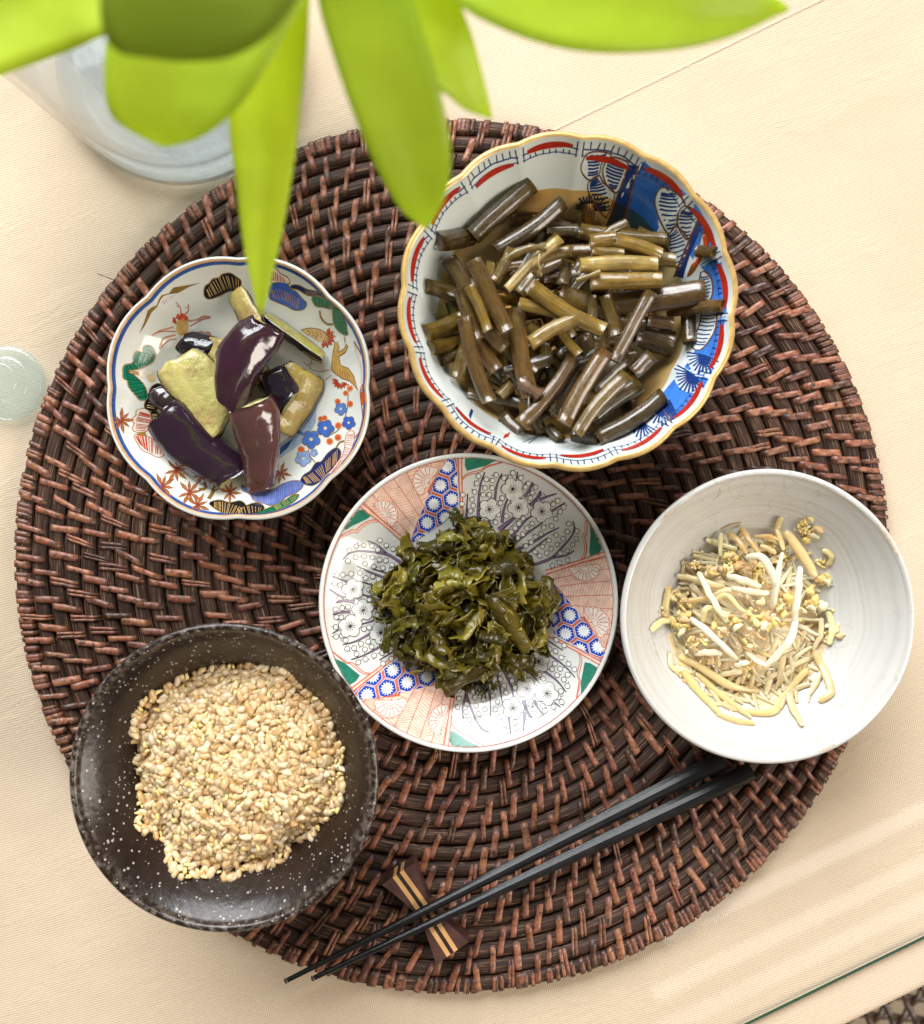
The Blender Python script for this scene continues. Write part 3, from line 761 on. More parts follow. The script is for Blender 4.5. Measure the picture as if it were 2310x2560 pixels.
# ---------------------------------------------------------------- scalloped plate painting
r_egg = empty("scalloped_plate", d_egg.org)
d_egg.shell(r_egg, "body", M_porc, 320)
d_egg.rim_band(r_egg, "tan_rim_line", M_tan, 0.25, 1.35, nseg=320)
def paint_egg():
    A = crop(240, 620, 5.0556); B = crop(590, 620, 5.0556); Cc = crop(240, 960, 5.0556); E = crop(590, 960, 5.0556)
    p = Paint(d_egg); rnd = random.Random(4)
    GO = '8a6a34'; BK = '14141f'; NV = '1e2a5c'; RD = 'b8482c'; GR = '12795a'; TN = 'b98a5e'
    p.rimline(0.952, 0.0009, '3a5fa6', 1, n=400); p.rimline(0.958, 0.0004, '2a4a92', 2, n=400)
    p.cr = A   # mountain, crane, green pine, dark pine
    p.fill([(545,1085),(600,960),(655,790),(700,755),(770,715),(800,640),(835,595),(920,575),(980,500),(1100,480),(1330,438),(1180,490),(1040,570),(930,585),(860,605),(820,650),(780,740),(700,820),(620,980)], GO, 1)
    p.fill([(780,770),(830,680),(900,620),(1010,590),(900,690)], 'd9cfcf', 0, 3)
    p.fill([(1045,905),(1110,900),(1170,960),(1160,1050),(1110,1100),(1040,1090),(1015,1010)], 'cfa65a', 1, 4)
    for l, w in (([(1450,875),(1360,865),(1280,905),(1180,920),(1100,915)],22),([(1440,880),(1330,910),(1190,990)],12),([(710,1105),(800,1050),(900,1020),(985,1000)],16),([(720,1100),(830,1055),(1010,1055)],10),([(1010,1100),(940,1115),(860,1140),(830,1190)],22),([(1015,1150),(930,1165),(860,1220),(810,1280)],12),([(830,1190),(810,1280)],26),([(985,880),(1010,960)],30),([(1070,820),(1070,760),(1010,680)],9),([(1060,740),(1015,735)],8),([(1110,850),(1170,790),(1165,710)],9),([(1160,760),(1130,750)],8)): p.line(l, w, RD if w < 14 or w == 30 else 'c98a68', 2, 5)
    for (x, y) in ((990,915),(1035,865),(1080,850),(1105,860),(1140,885),(1060,880)): p.fill([(x-28,y+22),(x-10,y-30),(x+12,y-30),(x+32,y+20),(x,y+35)], 'c94a2a', 2)
    for (x, y, r) in ((1330,1110,60),(1410,1100,45)): p.circ(x, y, r, RD, 1, n=16); p.circ(x, y, r-9, 'cfa06a', 2, n=16)
    def leaf(outline, hat, c=GR, oc=TN, hc='0c3a30', n=16, hw=7, lay=1):
        p.line(outline, 22, oc, lay, 4, closed=True); p.fill(outline, c, lay+1, 4)
        q0, q1 = spl(hat[0], 8), spl(hat[1], 8)
        for k in range(n):
            i = int(k*(len(q0)-1)/(n-1)); j = int(k*(len(q1)-1)/(n-1)); p.line([q0[i], q1[j]], hw, hc, lay+2)
    leaf([(640,1230),(710,1250),(745,1330),(720,1430),(640,1480),(560,1520),(480,1540),(420,1545),(360,1600),(345,1540),(370,1480),(470,1455),(480,1370),(520,1310),(590,1320),(600,1260)], [[(690,1290),(560,1330),(470,1440),(380,1500)],[(745,1380),(660,1480),(530,1530),(400,1560)]])
    leaf([(360,1560),(420,1580),(480,1610),(560,1680),(620,1760),(650,1900),(560,1920),(520,1870),(420,1760),(400,1680),(350,1640)], [[(380,1560),(400,1650),(440,1800),(520,1900)],[(440,1560),(560,1670),(630,1760),(650,1880)]])
    p.circ(600,1590,50,'efe6d8',2,n=14); p.circ(660,1550,55,'efe6d8',2,n=14); p.circ(700,1640,60,'e2c79a',1,n=14); p.fill([(410,1545),(540,1560),(545,1610),(480,1595)], TN, 3)
    leaf([(1370,560),(1385,490),(1440,450),(1480,400),(1560,380),(1600,340),(1700,325),(1770,370),(1830,420),(1800,520),(1680,540),(1560,600),(1440,640),(1385,620)], [[(1400,530),(1480,420),(1620,350),(1800,400)],[(1440,620),(1560,570),(1680,520),(1800,520)]], BK, GO, 'c4a064', 15, 9)
    p.flush(r_egg, "painted_cranes_and_pines", M_enamel)
    p.cr = B   # right-hand motifs
    leaf([(420,620),(440,480),(540,440),(640,450),(690,520),(760,560),(830,640),(890,700),(850,770),(740,780),(640,730),(520,680)], [[(450,540),(560,520),(680,570),(800,640)],[(480,640),(600,660),(700,720),(780,770)]], '3f62b8', GO, 'b08a5a', 14, 9)
    leaf([(690,500),(720,475),(800,480),(900,530),(1040,560),(1150,610),(1160,650),(1040,600),(930,600),(860,570),(780,520)], [[(880,540),(950,550),(1000,560)],[(900,590),(960,590),(1020,590)]], NV, GO, 'b08a5a', 6, 8)
    leaf([(440,270),(500,260),(560,330),(640,370),(680,430),(640,450),(540,430),(450,430)], [[(450,300),(520,320),(600,380)],[(450,410),(520,420),(620,440)]], 'ecdcd0', '6a3a30', 'b8402e', 11, 9)
    leaf([(960,640),(1010,610),(1120,650),(1210,700),(1190,760),(1100,745),(1010,730)], [[(980,620),(1080,640),(1180,700)],[(1010,720),(1090,740),(1170,760)]], '16805a', GO, '0c3a30', 13)
    leaf([(1230,730),(1300,770),(1360,860),(1390,950),(1400,1040),(1410,1090),(1370,1095),(1290,1040),(1240,960),(1225,850)], [[(1235,760),(1235,880),(1270,1000),(1350,1080)],[(1300,780),(1380,900),(1395,1000),(1405,1080)]], '16805a', GO, '0c3a30', 14)
    p.line([(1055,790),(1080,890),(1150,960),(1225,965)], 26, GO, 2, 5); p.circ(1130,840,55,'efe8da',2,n=14); p.circ(1180,880,40,'efe8da',2,n=14); p.fill([(1220,700),(1235,740),(1190,790),(1180,760)], GO, 3)
    p.fill([(820,1040),(920,1012),(1060,1030),(1150,1080),(1160,1140),(1060,1190),(960,1130)], 'cfa870', 1, 4); p.line([(820,1040),(920,1012),(1060,1030),(1150,1080)], 8, '7a4a20', 2, 4)
    for k in range(5): p.line([(900+50*k,1035+8*k),(935+50*k,1075+8*k),(900+55*k,1110+10*k)], 6, '7a4a20', 2, 3)
    def tuft(cx, cy, a0, a1, r, n, col='c94a2a', oc='8a2a1a'):
        for k in range(n):
            a = math.radians(a0 + (a1-a0)*k/(n-1)); b = a + 0.22; c = a - 0.22
            q = [(cx + 0.25*r*math.cos(a), cy - 0.25*r*math.sin(a)), (cx + 0.7*r*math.cos(b), cy - 0.7*r*math.sin(b)), (cx + r*math.cos(a), cy - r*math.sin(a)), (cx + 0.7*r*math.cos(c), cy - 0.7*r*math.sin(c))]
            p.fill(q, col, 3); p.line(q, 4, oc, 4, closed=True)
    tuft(1120,1130,-100,60,140,7)
    p.fill([(1250,1190),(1290,1185),(1310,1260),(1290,1320),(1370,1270),(1390,1210),(1415,1240),(1380,1320),(1300,1370),(1320,1480),(1420,1520),(1490,1620),(1545,1810),(1440,1680),(1340,1650),(1260,1590),(1205,1540),(1215,1400),(1230,1290)], 'c29a55', 2)
    p.line([(1250,1190),(1230,1290),(1215,1400),(1205,1540),(1260,1590),(1340,1650),(1440,1680),(1545,1810),(1490,1620),(1420,1520),(1320,1480),(1300,1370),(1380,1320),(1415,1240),(1390,1210),(1370,1270),(1290,1320)], 8, '8a4420', 3)
    for k in range(5): p.line([(1310+28*k,1530+14*k),(1330+30*k,1640+16*k)], 6, '8a4420', 3)
    tuft(1320,1680,170,330,110,7)
    p.line([(1370,1120),(1380,1200)], 14, 'a05a30', 2)
    for l in ([(850,1440),(960,1540),(1070,1565),(1180,1540)],[(960,1390),(930,1540)],[(900,1480),(980,1450)],[(1010,1680),(1090,1700)],[(1130,1670),(1200,1610)],[(1010,1640),(1040,1760)]): p.line(l, 8, 'a84a30', 1)
    p.line([(1490,1180),(1560,1300),(1610,1400),(1640,1500),(1620,1680),(1590,1810)], 20, '9a6a50', 1, 5); p.line([(1495,1200),(1540,1380),(1590,1560),(1570,1800)], 30, 'e0c8c4', 0, 5)
    p.flush(r_egg, "painted_flowers_and_crane", M_enamel)
    p.cr = Cc   # lower left: maples, red pine
    def maple(cx, cy, r, ro, n=8):
        for k in range(n):
            a = ro + k*2*math.pi/n*0.92; rr = r*(1.0 if k % 2 == 0 else 0.8)
            q = [(cx, cy), (cx + 0.55*rr*math.cos(a+0.2), cy + 0.55*rr*math.sin(a+0.2)), (cx + rr*math.cos(a), cy + rr*math.sin(a)), (cx + 0.55*rr*math.cos(a-0.2), cy + 0.55*rr*math.sin(a-0.2))]
            p.fill(q, 'a5713c', 2); p.line(q, 8, '98402a', 3, closed=True)
    for (x, y, r, ro) in ((320,460,170,-1.5),(1010,1090,185,-2.2),(840,1290,180,-2.0),(1180,1370,185,-2.3),(1280,1530,175,-2.5),(1690,1370,150,-2.8)): maple(x, y, r, ro)
    leaf([(520,340),(590,315),(660,340),(690,420),(680,520),(620,600),(500,600),(470,560),(490,500),(460,450),(510,400)], [[(550,350),(510,450),(500,580)],[(680,390),(690,480),(620,590)]], 'ecdcd0', 'a8825e', 'b8402e', 14, 9)
    leaf([(490,650),(600,655),(700,690),(800,740),(860,790),(850,900),(780,920),(700,880),(600,840),(540,760)], [[(500,660),(580,650),(700,690),(850,790)],[(560,760),(620,820),(700,870),(840,890)]], 'ecdcd0', 'a8825e', 'b8402e', 16, 9)
    p.fill([(490,635),(620,600),(640,650),(560,660)], 'a8783c', 3)
    leaf([(730,20),(800,0),(840,60),(800,160),(790,240),(760,330),(700,340),(620,300),(640,200),(700,150),(680,90)], [[(720,60),(690,160),(640,290)],[(820,60),(780,180),(740,310)]], BK, GO, 'd0b27a', 10, 10)
    leaf([(700,350),(770,350),(800,420),(780,500),(720,470)], [[(710,390),(720,470)],[(780,380),(780,480)]], BK, GO, 'd0b27a', 5, 9)
    p.line([(1330,1180),(1420,1230),(1380,1320),(1300,1330)], 40, GO, 1, 4); p.line([(1500,1310),(1460,1400),(1420,1450)], 50, GO, 1, 4)
    leaf([(1440,1500),(1560,1470),(1690,1500),(1830,1480),(1900,1560),(1830,1630),(1680,1645),(1560,1600),(1480,1550)], [[(1500,1490),(1600,1490),(1750,1530),(1860,1560)],[(1500,1560),(1600,1620),(1700,1640),(1820,1630)]], BK, GO, 'b9975c', 15, 9)
    p.flush(r_egg, "painted_maples", M_enamel)
    p.cr = E   # lower right: plum branch, navy and blue pines
    p.line([(1420,0),(1415,200),(1400,330),(1350,500),(1270,600),(1170,650)], 16, '8a8078', 1, 5); p.line([(920,820),(930,900),(1000,990)], 14, GO, 2, 5)
    p.fill([(490,990),(640,880),(820,760),(900,700),(1010,480),(1020,260),(960,360),(820,520),(640,690),(500,800)], '9fb2cc', 0)
    p.fill([(500,860),(600,770),(720,690),(660,800),(520,930)], '36508c', 1); p.line([(780,600),(860,640)], 40, '5a78b0', 1)
    def plum(x, y, r, c='4a72bd', ro=0.3):
        for k in range(5):
            a = ro + k*2*math.pi/5; p.circ(x + 0.58*r*math.cos(a), y + 0.58*r*math.sin(a), 0.50*r, GO, 2, n=14)
        for k in range(5):
            a = ro + k*2*math.pi/5; p.circ(x + 0.58*r*math.cos(a), y + 0.58*r*math.sin(a), 0.42*r, c, 3, n=14)
        p.circ(x, y, 0.2*r, 'd8c8a0', 4, n=8)
    plum(950,700,115); plum(1130,560,110,'4068bb',0.1); plum(1325,315,80,'5a7cc0'); plum(1425,490,85,'3a62b8'); plum(850,940,100,'8aa2d2'); plum(985,870,50,'7d96c8')
    for (x, y, r) in ((1440,55,42),(1385,115,36),(1285,220,40),(1440,250,44),(1295,525,46),(1290,675,46),(1185,725,46),(825,830,48),(1070,440,36),(1120,430,38)): p.circ(x, y, r, 'd8a070', 2, n=14); p.circ(x, y, r*0.72, 'd05a30', 3, n=14)
    leaf([(820,1220),(860,1150),(940,1100),(1010,1000),(1080,980),(1160,880),(1260,810),(1320,850),(1310,930),(1250,1040),(1170,1110),(1120,1160),(1060,1230),(960,1280),(860,1260)], [[(850,1180),(960,1120),(1150,960),(1280,830)],[(900,1260),(1060,1220),(1160,1100),(1270,1000)]], NV, GO, 'c0965a', 20, 9)
    leaf([(1400,640),(1480,600),(1490,700),(1440,850),(1360,960),(1280,1060),(1180,1130),(1260,1020),(1360,880)], [[(1410,640),(1370,800),(1300,980),(1200,1110)],[(1490,640),(1450,820),(1360,950),(1260,1080)]], 'f0e0d6', 'b8725a', 'b8503a', 22, 7)
    p.line([(1270,800),(1310,740),(1370,720)], 26, GO, 2, 4)
    leaf([(80,1280),(180,1330),(330,1350),(480,1330),(580,1270),(720,1225),(830,1240),(840,1300),(760,1370),(640,1420),(540,1500),(440,1530),(340,1500),(230,1470),(180,1390),(90,1340)], [[(200,1360),(400,1350),(600,1280),(800,1240)],[(240,1470),(400,1520),(600,1430),(820,1310)]], '5f74b8', GO, '8f83a8', 18, 9)
    leaf([(260,1640),(360,1590),(480,1540),(600,1480),(720,1410),(790,1400),(760,1460),(640,1540),(480,1610)], [[(480,1540),(620,1470),(770,1400)],[(520,1590),(660,1520),(780,1440)]], '1b6a48', GO, 'a89a5a', 14, 7)
    leaf([(0,1570),(120,1540),(260,1500),(350,1550),(320,1610),(180,1640),(20,1630)], [[(20,1570),(160,1540),(320,1560)],[(40,1630),(180,1630),(300,1610)]], BK, GO, 'b9975c', 10, 8)
    maple(560,1120,150,-1.2)
    p.fill([(1580,100),(1620,120),(1630,200),(1600,270),(1575,200)], 'd0562c', 2, 4)
    p.line([(1600,0),(1570,100),(1590,300),(1600,430),(1560,600),(1490,690)], 16, '9a5a48', 1, 5)
    p.flush(r_egg, "painted_plum_branch", M_enamel)
paint_egg()
tag(r_egg, "small scalloped porcelain plate painted with cranes, pines and maple leaves", "plate")
# ---------------------------------------------------------------- white crackle bowl and speckled rice bowl
def crackle_mat():
    t = NT("white_crackle_glaze"); p = t.pos()
    sb = t.n("ShaderNodeVectorMath", operation='SUBTRACT'); t.l(p, sb.inputs[0]); sb.inputs[1].default_value = (d_white.cx, d_white.cy, 0)
    sx = t.n("ShaderNodeSeparateXYZ"); t.l(sb.outputs[0], sx.inputs[0])
    r = t.math('SQRT', t.math('ADD', t.math('POWER', sx.outputs[0], 2), t.math('POWER', sx.outputs[1], 2)))
    rr = t.math('ADD', r, t.math('MULTIPLY', t.noise(p, 18, 2), 0.006))
    cb = t.n("ShaderNodeCombineXYZ"); t.l(rr, cb.inputs[0])
    rings = t.noise(cb.outputs[0], 300, 3)
    base = t.ramp(rings, [(0.3, (0.49, 0.475, 0.44)), (0.5, (0.56, 0.555, 0.53)), (0.7, (0.62, 0.62, 0.605))])
    wp = t.n("ShaderNodeVectorMath", operation='ADD'); t.l(p, wp.inputs[0])
    nz = t.n("ShaderNodeTexNoise"); nz.inputs["Scale"].default_value = 90; t.l(p, nz.inputs["Vector"])
    scl = t.n("ShaderNodeVectorMath", operation='SCALE'); t.l(nz.outputs["Color"], scl.inputs[0]); scl.inputs["Scale"].default_value = 0.007
    t.l(scl.outputs[0], wp.inputs[1])
    vo = t.n("ShaderNodeTexVoronoi", feature='DISTANCE_TO_EDGE'); vo.inputs["Scale"].default_value = 120; t.l(wp.outputs[0], vo.inputs["Vector"])
    line = t.ramp(vo.outputs["Distance"], [(0.0, 1.0), (0.022, 0.0)])
    patch = t.ramp(t.noise(p, 34, 3), [(0.48, 0.0), (0.62, 0.6)])
    base = t.mix(t.math('MULTIPLY', line, patch), base, (0.30, 0.24, 0.18))
    stain = t.ramp(t.noise(p, 70, 4), [(0.62, 0.0), (0.78, 0.35)])
    base = t.mix(stain, base, (0.58, 0.50, 0.40))
    nb = t.bump(rings, 0.5, 0.0016); nb = t.bump(t.noise(p, 40, 3), 0.25, 0.0016, nb)
    return t.done(t.bsdf(base, 0.22, nb, coat=0.3, coat_rough=0.12))
def speckle_mat():
    t = NT("dark_speckled_stoneware"); p = t.pos()
    base = t.ramp(t.noise(p, 60, 4), [(0.3, (0.013, 0.0062, 0.0042)), (0.7, (0.022, 0.0112, 0.0075))])
    vo = t.n("ShaderNodeTexVoronoi"); vo.inputs["Scale"].default_value = 800; t.l(p, vo.inputs["Vector"])
    wn = t.n("ShaderNodeSeparateColor"); t.l(vo.outputs["Color"], wn.inputs[0])
    rad = t.math('MULTIPLY', t.math('POWER', wn.outputs[0], 4.0), 0.40)
    dot = t.math('LESS_THAN', vo.outputs["Distance"], rad)
    base = t.mix(t.math('MULTIPLY', dot, 0.75), base, (0.50, 0.46, 0.40))
    # worn pale lip
    sp = t.n("ShaderNodeSeparateXYZ"); t.l(p, sp.inputs[0])
    hi = t.n("ShaderNodeMapRange"); t.l(sp.outputs[2], hi.inputs[0]); hi.inputs[1].default_value = d_rice.zr - 0.0035; hi.inputs[2].default_value = d_rice.zr + 0.0008
    lip = t.math('MULTIPLY', hi.outputs[0], t.ramp(t.noise(p, 420, 4), [(0.46, 0.0), (0.66, 0.5)]))
    base = t.mix(lip, base, (0.30, 0.26, 0.22))
    nb = t.bump(t.noise(p, 380, 3), 0.35, 0.0005)
    rg = t.ramp(t.noise(p, 240, 3), [(0.3, 0.27), (0.7, 0.38)])
    return t.done(t.bsdf(base, rg, nb, spec=0.42, coat=0.08, coat_rough=0.22))
r_white = empty("white_crackle_bowl", d_white.org)
M_crackle = crackle_mat()
d_white.shell(r_white, "body", M_crackle, 220, wob=0.006)
tag(r_white, "shallow off-white crackle glazed bowl holding bean sprout salad", "bowl")
r_rice = empty("rice_bowl", d_rice.org)
d_rice.shell(r_rice, "body", speckle_mat(), 220, wob=0.004)
tag(r_rice, "dark brown speckled stoneware rice bowl with worn pale lip", "bowl")
# worn brown edge patches on the white bowl lip
M_wear = simple("worn_clay_edge", (0.42, 0.31, 0.20), (0.60, 0.50, 0.38), 500, 0.6)
def wear():
    for (a0, a1, e0, e1) in ((24, 41, 0.9, 1.5), (128, 139, 1.0, 1.6), (-70, -62, 1.0, 1.5)):
        vs = []; aa = np.linspace(math.radians(a0), math.radians(a1), 14)
        for i, th in enumerate(aa):
            f = max(0, math.sin(math.pi*i/13))**0.5; kw = 1 + 0.006 * n3(2*math.cos(th), 2*math.sin(th), 3.3)
            for j in range(4):
                al = 1.2 + (-0.55 + 1.1*j/3) * f * (0.7 + 0.3*n3(i*0.8, a0)); rt = d_white.t/2 + 0.00008
                r = (d_white.R - d_white.t/2 - rt*math.cos(al)) * kw; z = d_white.zr - 0.3*d_white.t + rt*math.sin(al)
                vs.append((d_white.cx + r*math.cos(th), d_white.cy + r*math.sin(th), z))
        mk("worn_edge", vs, [tuple(reversed(q)) for q in grid_faces(14, 4)], M_wear, r_white, d_white.org)
wear()
# ---------------------------------------------------------------- rice
def ellip(rx, ry, rz, n=8, m=6, bend=0.0, pinch=0.0):
    vs = []; fs = []
    for i in range(m + 1):
        a = math.pi * i / m
        for j in range(n):
            b = 2*math.pi*j/n; x = rx*math.cos(a); k = max(0.02, math.sin(a))**0.8 if 0 < i < m else 0.02
            k *= 1 - pinch*(math.cos(a) > 0.5)
            vs.append((x, ry*k*math.cos(b) + bend*(x*x/rx), rz*k*math.sin(b)))
    return vs, grid_faces(m + 1, n, close_v=True)
def rice():
    rnd = random.Random(21)
    t = NT("cooked_brown_rice"); p = t.pos()
    a = t.n("ShaderNodeAttribute", attribute_name="Col").outputs["Color"]
    oc = t.n("ShaderNodeObjectInfo").outputs["Color"]
    k = t.ramp(t.noise(p, 400, 3), [(0.3, (0.86, 0.78, 0.66)), (0.65, (1, 1, 0.97))])
    base = t.mix(1.0, t.mix(1.0, a, oc, 'MULTIPLY'), k, 'MULTIPLY')
    M_r = t.done(t.bsdf(base, 0.34, t.bump(t.noise(p, 900, 2), 0.2, 0.0003), sss=0.30, sss_r=0.003, coat=0.35, coat_rough=0.15))
    M_core = simple("rice_paste", (0.62, 0.46, 0.28), (0.72, 0.56, 0.36), 300, 0.4, 0.6, 500, 0.001, coat=0.3, coat_rough=0.15)
    zb = MT + 0.022
    cR = crop(150, 1530, 2.2195)
    outl = [(520,470),(650,390),(830,315),(960,300),(1090,300),(1200,310),(1270,300),(1310,370),(1340,440),(1400,435),(1460,500),(1520,580),(1530,690),(1580,720),(1570,850),(1580,940),(1560,1030),(1490,1090),(1440,1170),(1370,1220),(1290,1250),(1270,1310),(1160,1370),(1040,1385),(960,1420),(890,1390),(720,1385),(650,1300),(610,1220),(500,1150),(480,1080),(485,1020),(475,900),(460,840),(470,740),(455,640),(480,560)]
    zo = MT + 0.0295
    out = [(P(*cR(*q), zo).x, P(*cR(*q), zo).y) for q in outl]
    cx = sum(q[0] for q in out)/len(out); cy = sum(q[1] for q in out)/len(out)
    pol = sorted((math.atan2(y-cy, x-cx), math.hypot(x-cx, y-cy)) for x, y in out)
    pa = np.array([pol[-1][0]-2*math.pi] + [q[0] for q in pol] + [pol[0][0]+2*math.pi]); pr_ = np.array([pol[-1][1]] + [q[1] for q in pol] + [pol[0][1]])
    rad = lambda th: float(np.interp(th, pa, pr_))
    def top(x, y):
        th = math.atan2(y-cy, x-cx); f = math.hypot(x-cx, y-cy) / rad(th)
        return zo + 0.0018 + 0.0135*max(0, 1 - f**3.0)**0.8 + 0.0034*n3(x*95, y*95, 4) + 0.0012*n3(x*240, y*240, 9)
    root = empty("brown_rice_mound", (cx, cy, zb)); org = (cx, cy, zb)
    # core of the mound
    vs = []; n = 110; m = 40
    for i in range(m):
        f = (i + 0.15)/m*0.97
        for j in range(n):
            th = -math.pi + 2*math.pi*j/n; r = rad(th)*f; x, y = cx + r*math.cos(th), cy + r*math.sin(th)
            vs.append((x, y, max(top(x, y) - 0.0003 + 0.0008*n3(x*420, y*420, 6), d_rice.zi(x, y) + 0.0006)))
    core = mk("rice_core", vs, [tuple(reversed(q)) for q in grid_faces(m, n, close_v=True)] + [tuple(range(n))], M_core, root, org, True); core['kind'] = 'stuff'
    shapes = [ellip(0.0028, 0.00160, 0.0015, 9, 7, 0.10), ellip(0.0025, 0.0018, 0.00155, 9, 7, -0.12), ellip(0.0030, 0.0015, 0.00145, 9, 7, 0.05), ellip(0.0022, 0.0019, 0.0016, 9, 7, 0.2, 0.3), ellip(0.0020, 0.0020, 0.0016, 9, 7, 0.1, 0.2), ellip(0.0026, 0.0017, 0.0013, 9, 7, 0.3, 0.25)]
    shapes = [([tuple(c*(1 + 0.5*n3(q[0]*520 + i*7, q[1]*520, q[2]*520)) for c in q) for q in v], f) for i, (v, f) in enumerate(shapes)]
    mes = [mesh(v, f, M_r, True, (0, 0, 0), [(1, 1, 1)]*len(v), "rice_grain") for v, f in shapes]
    cols = ['e6cba2', 'e2c69a', 'dec092', 'e8d0ac', 'dab888', 'e2c89e', 'ecd8ba', 'd6b07c', 'e4c89e']
    cand = []; tries = 0; cell = {}
    while len(cand) < 2500 and tries < 60000:
        tries += 1
        th = rnd.uniform(-math.pi, math.pi); f = math.sqrt(rnd.random())*1.02; r = rad(th)*f
        x, y = cx + r*math.cos(th), cy + r*math.sin(th); z = top(x, y) + rnd.uniform(-0.0012, 0.0014)
        md = 0.0015; gx, gy = int(x//md), int(y//md)
        if any(math.hypot(x-q[0], y-q[1]) < md for i_ in (-1, 0, 1) for j_ in (-1, 0, 1) for q in cell.get((gx+i_, gy+j_), ())): continue
        cell.setdefault((gx, gy), []).append((x, y))
        cand.append((x, y, max(z, d_rice.zi(x, y) + 0.001)))
    bag = Bag(); cand.sort(key=lambda q: -q[2])
    for i, (x, y, z) in enumerate(cand):
        rot = Matrix.Rotation(rnd.uniform(0, 6.28), 4, 'Z') @ Matrix.Rotation(rnd.gauss(0, 0.45), 4, 'Y') @ Matrix.Rotation(rnd.uniform(0, 6.28), 4, 'X')
        s = rnd.uniform(0.74, 1.08); k = rnd.randrange(6); c = lin(cols[rnd.randrange(len(cols))])
        germ = rnd.random() < 0.15
        if germ: s *= 0.50; k = 2; c = lin(rnd.choice(['f0dc9a', 'f2e2a8', 'e6cc86'])); z += 0.0013
        M4 = Matrix.Translation((x-cx, y-cy, z-zb)) @ rot @ Matrix.Scale(s, 4)
        if i < 290:
            o = obj("rice_grain", mes[k], root, None, c); o.matrix_local = M4
        else:
            bag.add([tuple(M4 @ Vector(q) + Vector(org)) for q in shapes[k][0]], shapes[k][1], c)
    o = mk("rice_grain_mass", bag.v, bag.f, M_r, root, org, True, bag.c, (1, 1, 1)); o['kind'] = 'stuff'
    tag(root, "mound of cooked brown rice heaped in the dark speckled bowl", "rice")
rice()

# ---------------------------------------------------------------- simmered eggplant pieces
def egg_mats():
    t = NT("eggplant_skin"); p = t.pos(); oc = t.n("ShaderNodeObjectInfo").outputs["Color"]
    base = t.mix(t.ramp(t.noise(p, 75, 4), [(0.52, 0.0), (0.72, 0.7)]), oc, (0.050, 0.036, 0.022))
    nb = t.bump(t.noise(p, 70, 3), 0.35, 0.0022)
    sk = t.done(t.bsdf(base, 0.15, nb, spec=0.6, coat=0.6, coat_rough=0.06))
    t = NT("eggplant_flesh"); p = t.pos(); oc = t.n("ShaderNodeObjectInfo").outputs["Color"]
    base = t.mix(t.ramp(t.noise(p, 130, 4, 0.65), [(0.45, 0.0), (0.66, 0.8)]), oc, (0.34, 0.22, 0.09))
    base = t.mix(t.ramp(t.noise(p, 60, 3), [(0.5, 0.0), (0.8, 0.5)]), base, (0.26, 0.26, 0.06))
    vo = t.n("ShaderNodeTexVoronoi"); vo.inputs["Scale"].default_value = 430; t.l(p, vo.inputs["Vector"])
    sd = t.math('MULTIPLY', t.math('LESS_THAN', vo.outputs["Distance"], 0.30), t.ramp(t.noise(p, 90, 2), [(0.48, 0.0), (0.56, 1.0)]))
    base = t.mix(t.math('MULTIPLY', sd, 0.6), base, (0.62, 0.42, 0.18))
    nb = t.bump(t.noise(p, 260, 4), 0.6, 0.0014); nb = t.bump(sd, 0.5, 0.0005, nb)
    fl = t.done(t.bsdf(base, 0.28, nb, sss=0.2, sss_r=0.004, coat=0.4, coat_rough=0.1))
    return sk, fl
M_skin, M_flesh = egg_mats()
KE = crop(240, 600, 2.5278)
